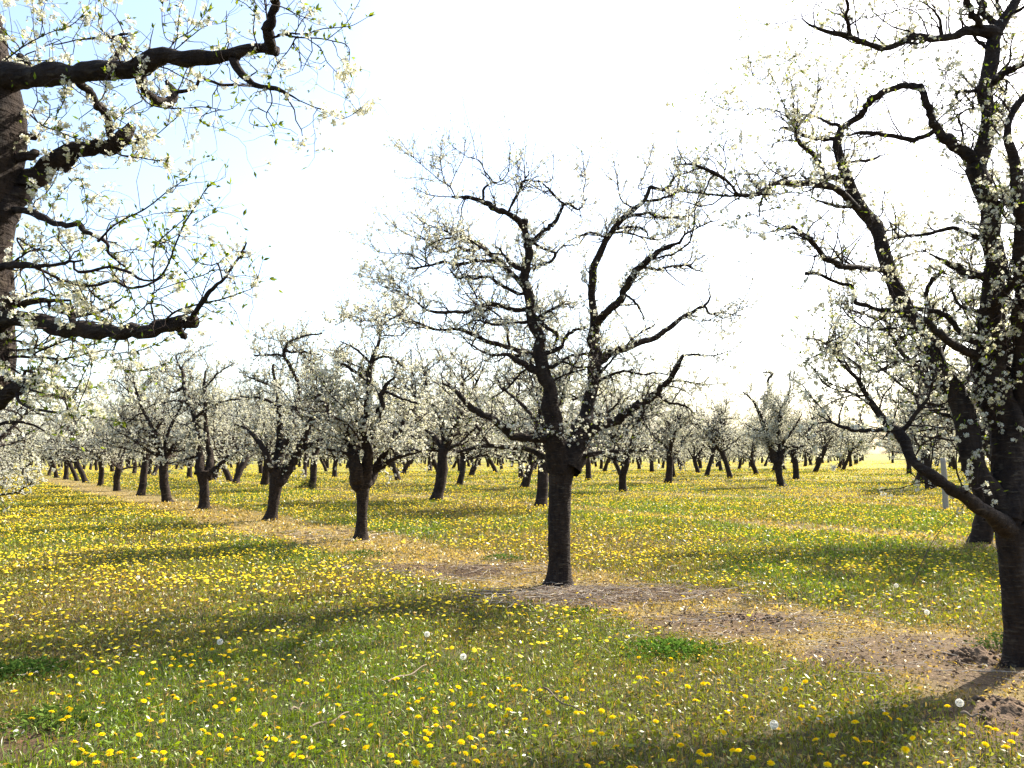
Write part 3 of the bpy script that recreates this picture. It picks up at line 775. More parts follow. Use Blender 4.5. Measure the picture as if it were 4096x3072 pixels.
SECOND_L = """m 517,866,56 519,830,48 521,780,46 524,700,50 522,650,66
m 510,655,42 494,600,40 490,540,36 485,490,33 474,425,26
m 472,437,22 430,415,18 395,380,15 370,345,12 310,300,6
m 528,650,42 545,560,30 538,480,26 530,420,24 542,340,22 545,250,19 560,190,15 580,130,12 593,80,9 595,25,6
m 548,480,26 580,400,20 600,330,20 610,280,13 650,245,6
m 540,650,34 590,570,20 630,500,18 670,440,13 700,375,9 740,365,5
m 570,605,16 640,560,12 700,540,10 750,530,5
m 545,255,12 500,230,10 450,195,8 420,185,4
m 593,50,7 640,20,7 690,5,4
m 540,330,12 490,330,10 420,345,8 370,360,5
m 610,300,10 680,330,8 760,350,5
m 505,560,14 440,530,10 380,520,6
m 530,430,12 470,470,9 410,470,5
m 565,180,9 630,170,7 690,220,5
m 560,200,9 500,140,7 440,110,4""".split('\n')

THIRD_L = """m 173,795,54 179,760,46 186,720,45 193,650,50 195,595,58
m 200,605,34 205,500,24 205,430,18 210,360,16 195,290,13 180,200,7
m 215,640,32 255,575,25 300,520,18 350,490,12 400,470,6
m 205,540,22 235,480,20 260,410,20 275,340,18 288,295,14 245,200,11 225,160,11 240,115,9
m 275,545,22 320,430,20 345,360,17 370,290,13 380,240,8
m 345,365,12 420,345,12 480,325,10 530,305,6
m 225,165,8 180,160,8 110,165,5
m 182,605,24 150,520,18 110,470,14 70,435,8 20,425,5
m 210,370,10 150,330,8 60,320,5
m 190,290,8 130,260,7 70,240,4
m 245,150,8 290,150,7 360,160,4
m 235,115,7 300,90,6 370,80,4
m 370,300,9 420,230,6 440,170,3""".split('\n')

FOURTH_L = """n 735,820,62 735,790,54 735,720,50 730,680,56 728,635,66
n 715,650,36 715,560,27 705,480,23 690,390,21 660,310,20 640,230,17 625,140,10
n 750,655,32 765,560,24 745,460,19 740,340,13 735,230,12 740,160,7
n 755,665,28 800,610,18 850,570,14 920,525,10 960,495,5
n 690,385,12 760,330,9 850,300,7 920,295,4
n 640,230,12 590,260,9 540,230,5
n 655,310,12 590,300,8 520,320,4
n 740,240,9 800,170,7 880,120,4
n 640,180,8 600,90,6 650,70,4
n 715,560,12 620,590,10 540,600,5""".split('\n')

LONE_L = """o 796,632,54 790,610,42 780,560,38 772,500,46
o 762,505,30 740,430,21 715,350,20 690,270,16 650,195,9 600,150,5
o 780,510,32 790,420,23 780,360,20 790,290,19 790,250,13 835,150,8 835,60,5
o 785,500,26 805,400,17 795,350,13 770,280,10
o 775,270,12 740,180,10 725,100,10 750,55,9 700,50,5
o 715,350,10 660,340,7 610,310,4
o 790,420,12 860,330,8 900,260,4
o 730,430,12 690,370,8 640,340,4
o 800,430,12 870,430,9 930,420,4""".split('\n')

def base_of(px, py):
    p = on_plane(np.array(px, float), np.array(py, float)); p[2] = float(ground_h(p[0], p[1])); return p

Q_MAIN = dict(l2=13.0, len2=(0.15, 0.62), l3=14, l3b=9, len3=(0.06, 0.26), spur=1.7, limbspur=16, m=(2, 5), fs=(0.012, 0.0165), kind='kite5', leaf=0.8, shoots=70, cream=0.3, rad2=(0.005, 0.011), rad3=(0.0028, 0.0042))
Q_RIGHT = dict(l2=15, l3=12, l3b=8, len2=(0.15, 0.62), len3=(0.05, 0.22), rad2=(0.0035, 0.008), rad3=(0.0018, 0.0029), spur=1.1, limbspur=8, lsmax=0.02, m=(2, 6), fs=(0.011, 0.0155), kind='petal5', leaf=1.3, shoots=50, lenS=(0.2, 0.5), cream=0.4)
Q_LEFT = dict(l2=9.0, l3=12, l3b=7, len2=(0.10, 0.40), len3=(0.03, 0.13), rad2=(0.0022, 0.0045), rad3=(0.0012, 0.0020), wig2=0.42, spur=0.8, limbspur=14, m=(3, 7), fs=(0.0095, 0.0135), kind='petal5', leaf=1.8, shoots=10, lenS=(0.15, 0.4), cream=0.5, lsize=0.85, up2=0.1)
Q_MID = dict(l2=9, l3=11, l3b=7, spur=2.8, limbspur=10, m=(2, 3), fs=(0.020, 0.028), kind='cross', leaf=0.2, shoots=110, cream=0.3, rad2=(0.006, 0.013), rad3=(0.004, 0.0065), len2=(0.25, 0.8), lsize=1.3)

rootM = hero("fruit_tree", "large blossoming fruit tree at the centre with a forked dark trunk on bare soil", MAIN_L, 9.95, 3, base_of(2236, 2322), Q_MAIN, 0.45, 22)
hero("fruit_tree", "big blossoming tree cut by the right edge, one low limb reaching left", RIGHT_L, 5.9, 4, base_of(4065, 2660), Q_RIGHT, 0.40, 26, elen=(0.4, 1.0))
hero("fruit_tree", "old pruned fruit tree at the left edge whose thick mossy limbs reach into the frame", LEFT_L, 3.45, 6, (-2.42, 3.45, 0.0), Q_LEFT, 0.35, 0)
ROWG = "blossoming trees along the dry strip"
def mid_hero(lines, px, py, seed, label, extra=20, q=Q_MID, group=ROWG):
    b = base_of(px, py)
    return hero("fruit_tree", label, lines, float((b - CAM) @ _f), seed, b, q, 0.6, extra, elen=(0.9, 2.3), group=group)
mid_hero(SECOND_L, 1443, 2156, 8, "blossoming tree next to the big central tree in its row, stub on its left stem")
mid_hero(THIRD_L, 1082, 2082, 9, "leaning blossoming tree, second along the strip from the big central tree")
mid_hero(FOURTH_L, 818, 2037, 10, "blossoming tree with a wide fork, third along the strip from the big central tree")
mid_hero(LONE_L, 3127, 1946, 12, "isolated vase shaped tree in the meadow right of the central trunk", 30, group="blossoming trees in the rows behind")

# ------------------------------------------------------------------ generic orchard trees
def generic(seed, detail, young=False, hscale=1.0):
    """trunk mesh, twig mesh, blossom mesh of one tree standing at the origin"""
    r = np.random.default_rng(seed)
    th = r.uniform(0.85, 1.6) if not young else 1.3
    r0 = r.uniform(0.12, 0.175) if not young else 0.06
    lean = r.normal(0, 0.20, 2)
    n = 12; t = np.linspace(0, 1, n)
    P = np.stack([lean[0] * t * th + 0.04 * np.sin(t * 5 + seed), lean[1] * t * th + 0.03 * np.cos(t * 4), -0.08 + t * (th + 0.08)], 1)
    R = r0 * (1.0 - 0.12 * t + 0.45 * np.exp(-t * 12) + 0.12 * t ** 6)
    tr = MB()
    kk = 14 if detail > 1 else (8 if detail == 1 else 6)
    V, Qd = tubes(P[None], R[None], kk, True)
    d = V - np.repeat(np.concatenate([P, P[-1:]]), kk, 0)
    V = V + d * (0.14 * BN(V, 3.0) + 0.08 * BN(V, 8.0))[:, None]
    tr.add(V, [Qd])
    top = P[-1]
    nl = int(r.integers(3, 5)); ph = r.uniform(0, 6.28); m = 12; Ls, Rs = [], []
    for i in range(nl):
        a = ph + i * 6.283 / nl + r.normal(0, 0.25); el = r.uniform(0.35, 0.85) if i else 0.15
        dv = np.array([math.cos(a) * math.sin(el), math.sin(a) * math.sin(el), math.cos(el)]); L = r.uniform(2.3, 3.2) * hscale
        p = [top - np.array([0, 0, 0.10]) - dv * 0.05]
        for k in range(m - 1):
            dv = nrm(dv + r.normal(0, 0.13, 3) + np.array([0, 0, 0.05])); p.append(p[-1] + dv * L / (m - 1))
        Ls.append(p); Rs.append(r0 * r.uniform(0.42, 0.62) * np.linspace(1, 0.22, m))
    LP, LR = np.array(Ls), np.array(Rs)
    EP, ER = grow(r, LP, LR, nl * 11, (0.9, 2.3), (0.018, 0.042), m, up=0.12, along=0.45, wig=0.20, curl=0.03, tmin=0.04, tip=0.25)
    out_ = nrm(EP[:, -1] - EP[:, 0]); 
    # a few low sweeping limbs straight off the trunk head
    for i in range(3):
        a = r.uniform(0, 6.28); dv = np.array([math.cos(a), math.sin(a), 0.22]); p = [top - np.array([0, 0, 0.1])]
        for k in range(m - 1):
            dv = nrm(dv + r.normal(0, 0.10, 3) + np.array([0, 0, 0.03])); p.append(p[-1] + dv * r.uniform(1.8, 2.6) / (m - 1))
        EP = np.concatenate([EP, np.array(p)[None]]); ER = np.concatenate([ER, (r0 * 0.3 * np.linspace(1, 0.2, m))[None]])
    V, Qd = tubes(LP, LR, 8 if detail else 5); tr.add(V, [Qd])
    V, Qd = tubes(EP, ER, 6 if detail else 4); tr.add(V, [Qd])
    AP, AR = np.concatenate([LP, EP]), np.concatenate([LR, ER])
    if detail == 2: q = dict(Q_MID, l2=7.5, l3=9, l3b=5, shoots=90)
    elif detail == 1: q = dict(Q_MID, l2=6.5, l3=5, l3b=3, spur=4.0, fs=(0.030, 0.042), kind='single', m=(1, 2), shoots=60, shootbuds=3, rad2=(0.010, 0.017), rad3=(0.007, 0.011), k2=4, leaf=0)
    else: q = dict(Q_MID, l2=4.0, l3=3, l3b=1.5, spur=3.6, fs=(0.06, 0.085), kind='single', m=(1, 2), shoots=30, shootbuds=1, rad2=(0.016, 0.026), rad3=(0.012, 0.018), k2=3, leaf=0)
    tw, bl, lf = dress(r, AP, AR, q)
    nm = 'orchard_tree'
    return tr.mesh("trunk", M_BARK2), tw.mesh("crown", M_TWIG), bl.mesh("blossom", M_BLOSSOM, None, False)

NEARV = [generic(100 + i, 2) for i in range(6)]
MIDV = [generic(200 + i, 1) for i in range(6)]
FARV = [generic(300 + i, 0) for i in range(6)]
YOUNGV = [generic(400, 1, True, 0.85)]

def plant(var, x, y, rot, sc, label, group=None, lean=0.0):
    t, c, b = var
    root = bpy.data.objects.new("fruit_tree", None); C.objects.link(root)
    root.location = (x, y, float(ground_h(x, y))); root.rotation_euler = (lean, 0, rot); root.scale = (sc[0], sc[0], sc[1])
    tag(root, label, "tree", group)
    link("trunk", t, root); cr = link("crown", c, root); link("blossom", b, cr)
    return root

# trees whose feet can be read off the photograph: (x, y of the foot in photo pixels, label)
ORD = ["fourth", "fifth", "sixth", "seventh", "eighth", "ninth", "tenth", "eleventh", "twelfth", "thirteenth"]
row1 = [(668, 2008), (556, 1983), (462, 1964), (403, 1943), (345, 1930), (308, 1924), (266, 1918), (228, 1911), (195, 1903), (150, 1893)]
used = [MAIN, np.array([-2.9, 15.2]), np.array([-5.95, 19.5]), np.array([-9.6, 24.2]), np.array([13.2, 38.8])]
vi = 0
def feet(px, py): b = base_of(px, py); return b[0], b[1]
for i, (px, py) in enumerate(row1):
    x, y = feet(px, py); used.append(np.array([x, y]))
    v = NEARV[i % 6] if y < 45 else MIDV[i % 6]
    plant(v, x, y, random.uniform(0, 6.28), (random.uniform(.98, 1.1), random.uniform(1.02, 1.16)),
          "dark trunked blossoming tree, %s along the dry strip from the big central tree" % ORD[i], ROWG)

BG = "blossoming trees in the rows behind"
behind = [(1742, 2004, 0, "right leaning tree behind, between the central tree and its left neighbour"),
          (2154, 2028, 1, "blossoming tree whose trunk stands just left of and behind the big central trunk"),
          (2098, 1953, 2, "smaller blossoming tree with rough trunk behind the left edge of the central trunk"),
          (2490, 1967, 3, "blossoming tree standing first to the right behind the central trunk"),
          (2672, 1932, 4, "round headed blossoming tree with a straight trunk, second right of the central trunk"),
          (2830, 1904, 5, "blossoming tree with a straight stout trunk, third right of the central trunk"),
          (3188, 1917, 0, "stout blossoming tree just right of the isolated vase shaped tree"),
          (3262, 1889, 1, "blossoming tree two trunks right of the isolated vase shaped tree"),
          (3370, 1862, 2, "blossoming tree at the left corner of the grass lane"),
          (3917, 2172, 3, "dark blossoming tree directly behind the big tree at the right edge"),
          (3722, 1958, 4, "blossoming tree with flared foot under the right tree's low limb"),
          (3676, 1926, 5, "blossoming tree on the right side of the grass lane, trunk third from the lane end"),
          (3640, 1897, 0, "blossoming tree on the right side of the grass lane, nearer the lane end"),
          (1240, 1957, 1, "blossoming tree with brush at its trunk foot, behind the leaning tree"),
          (1590, 1921, 2, "blossoming tree seen between the two nearest left row trees, far behind"),
          (1840, 1940, 3, "blossoming tree behind the row, right of the right leaning one"),
          (942, 1934, 4, "blossoming tree behind the fork of the third row tree, further back"),
          (1055, 1942, 5, "blossoming tree standing behind the leaning tree, to the left of its trunk"),
          (2357, 1921, 0, "blossoming tree close behind the right side of the central trunk, further back")]
for px, py, v, lab in behind:
    x, y = feet(px, py); used.append(np.array([x, y]))
    plant((NEARV if y < 47 else MIDV)[v], x, y, random.uniform(0, 6.28), (random.uniform(1.15, 1.3), random.uniform(1.2, 1.38)), lab, BG)
for px, py, lab in ((2916, 1888, "young blossoming tree with a thin trunk left of the isolated vase shaped tree"), (2994, 1873, "thin pole trunked young tree left of the isolated vase tree, further back")):
    x, y = feet(px, py); used.append(np.array([x, y]))
    plant(YOUNGV[0], x, y, random.uniform(0, 6.28), (0.8, 0.86), lab, "young trees between the rows")
LG = "blossoming trees at the left edge"
for j, (x, y) in enumerate(((-11.6, 16.6), (-15.1, 21.6), (-18.5, 26.2), (-21.8, 30.8), (-25.0, 35.4))):
    used.append(np.array([x, y]))
    plant(NEARV[(j + 2) % 6], x, y, random.uniform(0, 6.28), (0.95, 0.84), "%s tree of the row running off the left edge, low blossom hanging into view" % ["nearest", "second", "third", "fourth", "fifth"][j], LG)

# the rest of the orchard on its grid
cells = []
for k in range(-4, 40):
    for i in range(-40, 60):
        p = MAIN + k * (ND * ROW + UD * SHIFT) + i * UD * STEP
        p = p + rng.normal(0, 0.25, 2)
        d = math.hypot(*p)
        if p[1] < 30 or d < 44 or d > 210: continue
        if abs(p[0]) > 0.69 * p[1] + 3: continue
        if k < 0 and abs(p[0] / p[1]) < 0.50: continue
        if min(np.hypot(*(np.array(used) - p).T)) < 3.6: continue
        if rng.random() < 0.02: continue
        # the open grass lane
        if abs(p[0] - (0.467 * p[1] + 0.0)) < 1.6: continue
        cells.append((d, p[0], p[1]))
cells.sort()
NB = 250
zones = [("far left", -9, -0.38), ("left of centre", -0.38, -0.12), ("behind the central tree", -0.12, 0.14), ("right of centre", 0.14, 0.42), ("far right", 0.42, 9)]
for j, (d, x, y) in enumerate(cells[:NB]):
    zn = [z for z, a, b in zones if a <= x / y < b][0]
    dist = "mid distance" if d < 70 else ("distant" if d < 110 else "very distant")
    plant((MIDV if d < 75 else FARV)[j % 6], x, y, random.uniform(0, 6.28), (random.uniform(1.12, 1.32), random.uniform(1.12, 1.3)),
          "small %s blossoming tree in the back rows, %s" % (dist, zn), "%s blossoming trees, %s" % (dist, zn))
rest = cells[NB:]
print("grid trees", len(cells))
def merged(var_list, spots, which):
    mb = MB()
    for j, (d, x, y) in enumerate(spots):
        me = var_list[j % len(var_list)][which]
        n = len(me.vertices); co = np.empty(n * 3, np.float32); me.vertices.foreach_get("co", co); co = co.reshape(-1, 3).astype(float)
        lt = np.empty(len(me.polygons), np.int32); me.polygons.foreach_get("loop_total", lt)
        lv = np.empty(len(me.loops), np.int32); me.loops.foreach_get("vertex_index", lv)
        a = (j * 2.4) % 6.28; c, s = math.cos(a), math.sin(a)
        V = np.stack([co[:, 0] * c - co[:, 1] * s + x, co[:, 0] * s + co[:, 1] * c + y, co[:, 2] * 1.2], 1)
        ca = np.empty(n * 4, np.float32); me.color_attributes["Col"].data.foreach_get("color", ca)
        mb.add(V, [lv.reshape(-1, 4)], ca.reshape(-1, 4)[:, :3]) if (lt == 4).all() else None
    return mb
if rest:
    rt = bpy.data.objects.new("far_orchard", None); C.objects.link(rt); rt["kind"] = "stuff"
    rt["label"] = "farthest rows of the orchard merging into one pale band at the horizon"; rt["category"] = "orchard"
    C.objects.unlink(rt); bpy.data.objects.remove(rt)
    sp = rest[:260]
    mbm = MB()
    a = merged(FARV[:3], sp, 0); b_ = merged(FARV[:3], sp, 1); c_ = merged(FARV[:3], sp, 2)
    me = c_.mesh("far_orchard", M_BLOSSOM, None, False)
    V = np.concatenate(c_.V + a.V + b_.V); nC, nA = c_.n, a.n
    polys = [p for p in c_.P] + [p + nC for p in a.P] + [p + nC + nA for p in b_.P]
    me = make_mesh("far_orchard", V, polys, M_BLOSSOM, np.concatenate(c_.C + a.C + b_.C), False)
    me.materials.append(M_TWIG)
    nq = sum(len(p) for p in c_.P); tot = sum(len(p) for p in polys)
    mi = np.zeros(tot, np.int32); mi[nq:] = 1; me.polygons.foreach_set("material_index", mi)
    o = link("far_orchard", me); o["kind"] = "stuff"; o["label"] = "farthest orchard rows merging into one pale blossom band at the horizon"; o["category"] = "orchard"

# ------------------------------------------------------------------ dandelions
def dandelion_head(r):
    mb = MB()
    for ring, (n, r0, r1, el0, el1) in enumerate(((19, 0.25, 1.0, 0.10, 0.08), (16, 0.18, 0.80, 0.22, 0.26), (11, 0.08, 0.55, 0.34, 0.40))):
        th = np.arange(n) / n * 6.283 + ring * 0.2 + r.normal(0, 0.05, n)
        rr = r1 * r.uniform(0.9, 1.06, n); w = 0.14
        c = np.stack([np.cos(th), np.sin(th), 0 * th], -1); e = np.stack([-np.sin(th), np.cos(th), 0 * th], -1); z = np.array([0, 0, 1.0])
        zz = (el1 + r.normal(0, 0.04, n))[:, None]
        V = np.stack([c * r0 - e * 0.06 + z * el0, c * r0 + e * 0.06 + z * el0, c * rr[:, None] + e * w * 0.7 + z * zz, c * rr[:, None] - e * w * 0.7 + z * zz], 1)
        i = np.arange(n)[:, None] * 4
        col = np.array([[0.86, 0.64, 0.012], [0.83, 0.58, 0.008], [0.78, 0.48, 0.006]][ring])
        mb.add(V, [i + np.arange(4)], col * r.uniform(0.9, 1.05, (n * 4, 1)))
    th = np.arange(12) / 12 * 6.283
    V = np.concatenate([[[0, 0, 0.46]], np.stack([0.35 * np.cos(th), 0.35 * np.sin(th), 0 * th + 0.36], -1)])
    mb.add(V, [np.stack([np.zeros(12, int), 1 + np.arange(12), 1 + (np.arange(12) + 1) % 12], -1)], (0.74, 0.42, 0.004))
    V = np.concatenate([np.stack([0.34 * np.cos(th), 0.34 * np.sin(th), 0 * th + 0.12], -1), np.stack([0.2 * np.cos(th), 0.2 * np.sin(th), 0 * th - 0.35], -1)])
    j = np.arange(12); j2 = (j + 1) % 12
    mb.add(V, [np.stack([j, j2, 12 + j2, 12 + j], -1)], (0.10, 0.16, 0.03))
    return mb.mesh("flower_head", M_DANDY, None, False)
HEADS = [dandelion_head(rng) for _ in range(4)]
def stem_mesh(r, h):
    t = np.linspace(0, 1, 6); b = r.normal(0, 0.10, 2) * h
    P = np.stack([-b[0] * (1 - t) ** 2, -b[1] * (1 - t) ** 2, -h * (1 - t) - 0.005], 1)
    v, f = tubes(P[None], np.full((1, 6), 0.0021), 5); mb = MB(); mb.add(v, [f], (0.20, 0.20, 0.06)); return mb.mesh("stem", M_STEM)
STEMS = {h: [stem_mesh(rng, h) for _ in range(3)] for h in (0.06, 0.09, 0.12)}

# heads read off the photograph (two crops of the foreground), x,y in the crop
DS = {(0, 2272, .6329): "500,802 430,855 447,870 372,655 305,678 605,628 555,612 695,610 650,828 620,977 600,627 428,925 395,937 200,930 90,742 195,643 333,755 370,765 437,772 327,880 497,703 520,746 450,650 470,1105 645,1046 880,1057 725,1055 540,1180 585,1192 695,1168 690,1188 610,1240 500,1245 465,1240 515,1155 755,1180 848,1215 975,1172 1032,1180 1033,1225 1282,1025 1313,1055 1393,1058 1260,1183 1303,1155 1443,1157 1487,1080 1525,1098 1323,1230 1615,995 1755,1018 1685,1083 1733,1093 1680,1152 1645,1188 1645,1230 1860,1120 1848,1198 1905,1210 1968,1150 1920,1078 2020,917 2165,950 2100,1002 2190,1030 950,960 1023,957 1028,910 910,814 935,792 1020,842 1068,715 970,677 938,703 897,636 985,617 1080,598 1138,600 1210,598 1265,557 1330,570 1340,490 1250,510 1362,636 1400,645 1280,690 1320,722 1268,728 1352,715 1400,705 1477,725 1448,683 1430,740 1395,835 1360,863 1228,832 1207,836 1115,797 1095,780 1330,782 1475,815 1505,890 1590,752 1555,682 1610,628 1672,762 1722,768 1733,803 1672,915 1890,697 1935,717 2035,698 2140,740 2135,865 2065,792",
      (1400, 2272, .6329): "132,1002 48,937 178,1062 100,1140 258,1188 300,1230 345,1095 318,1117 355,1125 350,1045 480,1077 478,1030 505,1120 415,1243 655,1245 730,1172 800,1230 842,1142 783,1130 703,1098 650,970 625,1003 543,992 536,890 540,912 430,943 370,858 372,900 425,850 455,825 520,782 440,760 545,718 415,697 297,683 275,690 222,795 282,800 648,862 640,773 683,750 765,790 842,818 845,730 760,868 790,870 890,865 918,870 940,770 1000,690 1030,738 1065,735 1107,765 1200,762 1310,772 1365,810 1467,762 1255,900 1238,993 1057,1005 985,928 1005,890 830,1055 760,1068 895,1038 1105,948 1430,902 1465,905 1590,888 1660,928 1590,1040 1527,1022 1543,1105 1680,1122 1465,1207 1592,1225 1500,1242 1770,1252 1803,1248 2033,1200 1940,1120 2090,1103 2063,1040 1933,950 2008,845 1945,793 1945,722 1870,690 1828,685 1985,665 2030,645 1930,640 2028,558 1825,550 2180,815 1778,1147 500,1045 84,645",
      (2700, 2272, .6311): "45,685 80,738 180,718 210,722 278,698 355,768 445,795 130,818 440,865 330,890 487,928 700,752 798,758 912,720 825,707 803,865 877,875 790,935 915,927 1010,798 1080,867 1180,797 1115,905 1140,950 1335,908 1360,927 1420,932 1460,860 1725,855 1820,968 1145,1055 1198,1065 1232,1062 1313,1072 1505,1040 1458,1105 1067,1155 920,1147 995,1030 890,1063 305,1020 280,1010 12,1045 35,1105 213,1075 155,1145 172,1165 213,1167 152,1210 365,1135 402,1135 490,1180 607,1210 545,1255 205,1262 1015,1258 1555,1232 1680,1190 1750,1232 1785,1180 1885,1235 1985,1018 2030,995 1985,985 2095,1030 2150,1025 2095,1105 1965,1083 2130,1070 1820,1022 920,957 965,1207 1210,1197"}
inst = []
for (ox, oy, s), txt in DS.items():
    for w in txt.split():
        a, b = map(float, w.split(',')); inst.append((ox + a * s, oy + b * s))
zlab = lambda px, py: ("%s meadow" % (("lower left" if px < 1400 else ("lower centre" if px < 2750 else "lower right"))))
def add_dandelion(px, py, j):
    h = (0.06, 0.09, 0.12)[j % 3] if py > 2500 else (0.06, 0.09)[j % 2]
    p = on_plane(np.array(px), np.array(py), h + 0.012); gz = float(ground_h(p[0], p[1]))
    root = bpy.data.objects.new("dandelion", None); C.objects.link(root); root.location = (p[0], p[1], gz)
    sz = random.uniform(0.0165, 0.0215)
    hd = link("flower_head", HEADS[j % 4], root, (0, 0, h)); hd.scale = (sz, sz, sz); hd.rotation_euler = (random.gauss(0, .28), random.gauss(0, .28), random.uniform(0, 6.28))
    st = link("stem", STEMS[h][j % 3], root, (0, 0, h)); st.rotation_euler = (0, 0, random.uniform(0, 6.28))
    tag(root, "open yellow dandelion on a bare stalk in the %s" % zlab(px, py), "dandelion", "dandelions in the %s" % zlab(px, py))
for j, (px, py) in enumerate(inst[:300]): add_dandelion(px, py, j)
print("dandelions", len(inst))
instP = np.array([on_plane(np.array(a), np.array(b), 0.1)[:2] for a, b in inst])

def dd(x, y):                                  # relative density of dandelions, 0..1
    p = np.stack([x, y, x * 0], -1)
    v = (x - MAIN[0]) * ND[0] + (y - MAIN[1]) * ND[1]
    left = np.where(v < 0, 1.0, 0.55) * np.clip(0.30 + (y - 4.5) * 0.12, 0.25, 1)
    left = left * np.where((x > 0.6) & (y < 8), 0.4, 1)
    cl = np.clip(0.55 + 0.8 * N2(p, 0.42) + 0.35 * N3(p, 1.1), 0.08, 1)
    return left * cl * (1 - 0.97 * np.maximum(strip_mask(x, y), bare_mask(x, y)))
mb = MB(); ms = MB()
def domes(mb, r, x, y, z, s, k):
    n = len(x); th = np.arange(k) / k * 6.283
    tilt = r.normal(0, 0.22, (n, 2)); c0 = np.stack([x, y, z], -1)
    rr = s[:, None] * r.uniform(0.82, 1.1, (n, k)); X = rr * np.cos(th); Y = rr * np.sin(th)
    ring = c0[:, None] + np.stack([X, Y, X * tilt[:, :1] + Y * tilt[:, 1:]], -1)
    top = c0 + np.stack([0 * x, 0 * x, s * 0.45], -1)
    V = np.concatenate([top[:, None], ring], 1); i = np.arange(n)[:, None, None] * (k + 1)
    j = np.arange(k); F = np.stack([0 * j, 1 + j, 1 + (j + 1) % k], -1)[None] + i
    base = np.array([0.84, 0.66, 0.05]) * (1 - (u := r.random((n, 1)) ** 2)) + np.array([0.76, 0.46, 0.01]) * u
    mb.add(V, [F.reshape(-1, 3)], np.repeat(base, k + 1, 0))
for d0, d1, dens, k, sz in ((2.2, 7.8, 65, 12, 0.0195), (7.8, 17, 95, 8, 0.0205), (17, 34, 70, 5, 0.023), (34, 70, 22, 4, 0.036), (70, 150, 3.5, 4, 0.08)):
    x, y = scatter(rng, d0, d1, dens, fn=dd)
    z = ground_h(x, y) + rng.uniform(0.05, 0.12, len(x)) * (0.8 + 0.2 * (d0 > 15))
    if d0 < 5:                                 # the counted flowers already stand in the near field
        kk = (y > 6.1) | (np.abs(x) > 0.66 * y) | (y < 3.8)
        kk &= np.array([np.hypot(*(instP - q).T).min() for q in np.stack([x, y], 1)]) > 0.06
        x, y, z = x[kk], y[kk], z[kk]
    domes(mb, rng, x, y, z, sz * rng.uniform(0.75, 1.15, len(x)), k)
    if d0 < 17:
        n = len(x); h = z - ground_h(x, y); w = np.full(n, 0.0035 if d0 < 5 else 0.004)
        blades(ms, rng, x, y, h, w, np.tile(np.array([0.17, 0.17, 0.05]), (n, 1)), lean=0.02)
ob = link("meadow_dandelions", mb.mesh("meadow_dandelions", M_DANDY, None, False)); ob["kind"] = "stuff"
ob["label"] = "countless yellow dandelion heads spread over the meadow behind the foreground"; ob["category"] = "dandelions"
st = link("stalks", ms.mesh("stalks", M_STEM, None, False), ob)

# seed heads: white clocks
def clock_mesh(r):
    mb = MB(); n = 150; d = nrm(r.normal(size=(n, 3)))
    P = np.stack([d * 0.15, d * 0.8], 1); v, f = tubes(P, np.full((n, 2), 0.012), 3); mb.add(v, [f], (0.6, 0.58, 0.5))
    a = nrm(np.cross(d, r.normal(size=(n, 3)))); b = np.cross(d, a)
    for k in range(3):
        c = math.cos(k * 2.09) * a + math.sin(k * 2.09) * b; e = np.cross(d, c)
        V = np.stack([d * 0.78, d * 0.95 + c * 0.22 + e * 0.06, d * 0.95 + c * 0.22 - e * 0.06], 1)
        mb.add(V, [np.arange(n)[:, None] * 3 + np.arange(3)], (0.82, 0.82, 0.80))
    th = np.arange(8) / 8 * 6.283
    ic = np.concatenate([0.16 * np.stack([np.cos(th), np.sin(th), 0 * th], -1), [[0, 0, 0.16], [0, 0, -0.16]]])
    j = np.arange(8); j2 = (j + 1) % 8
    mb.add(ic, [np.stack([j, j2, 0 * j + 8], -1), np.stack([j2, j, 0 * j + 9], -1)], (0.12, 0.10, 0.05))
    return mb.mesh("seed_head", M_BLOSSOM, None, False)
CL = clock_mesh(rng)
for px, py, lab in ((3096, 2893, "large white dandelion clock in the shade band at lower right"), (1708, 2535, "white dandelion clock in the lower centre, left of the central trunk foot"),
                    (1853, 2622, "broken white dandelion clock in the lower centre of the meadow"), (3838, 2805, "pale dandelion clock at the edge of the soil near the right tree"),
                    (3708, 2453, "white dandelion clock in the green grass left of the right trunk"), (3585, 2350, "small white dandelion clock in the shadow left of the right trunk"),
                    (880, 2560, "white dandelion clock among yellow heads at the lower left"), (552, 2310, "small white dandelion clock high in the left meadow")):
    h = 0.12; p = on_plane(np.array(px, float), np.array(py, float), h + 0.02); gz = float(ground_h(p[0], p[1]))
    root = bpy.data.objects.new("dandelion_clock", None); C.objects.link(root); root.location = (p[0], p[1], gz)
    tag(root, lab, "dandelion clock", "white dandelion clocks")
    a = link("seed_head", CL, root, (0, 0, h + 0.02)); a.scale = (0.024,) * 3
    link("stem", STEMS[0.12][0], root, (0, 0, h))

# daisies
mbd = MB(); n = 14; th = np.arange(n) / n * 6.283
c = np.stack([np.cos(th), np.sin(th), 0 * th], -1); e = np.stack([-np.sin(th), np.cos(th), 0 * th], -1); up = np.array([0, 0, 1.0])
V = np.stack([c * 0.2 - e * 0.07, c * 0.2 + e * 0.07, c + e * 0.15 + up * 0.12, c - e * 0.15 + up * 0.12], 1)
mbd.add(V, [np.arange(n)[:, None] * 4 + np.arange(4)], (0.82, 0.82, 0.80))
V = np.concatenate([[[0, 0, 0.22]], np.stack([0.33 * np.cos(th), 0.33 * np.sin(th), 0 * th + 0.06], -1)])
mbd.add(V, [np.stack([np.zeros(n, int), 1 + np.arange(n), 1 + (np.arange(n) + 1) % n], -1)], (0.75, 0.5, 0.02))
V, F_ = tubes(np.array([[[0, 0, 0], [0.6, 0, -3], [0.4, 0, -6.0]]]), np.full((1, 3), 0.10), 4); mbd.add(V, [F_], (0.1, 0.15, 0.03))
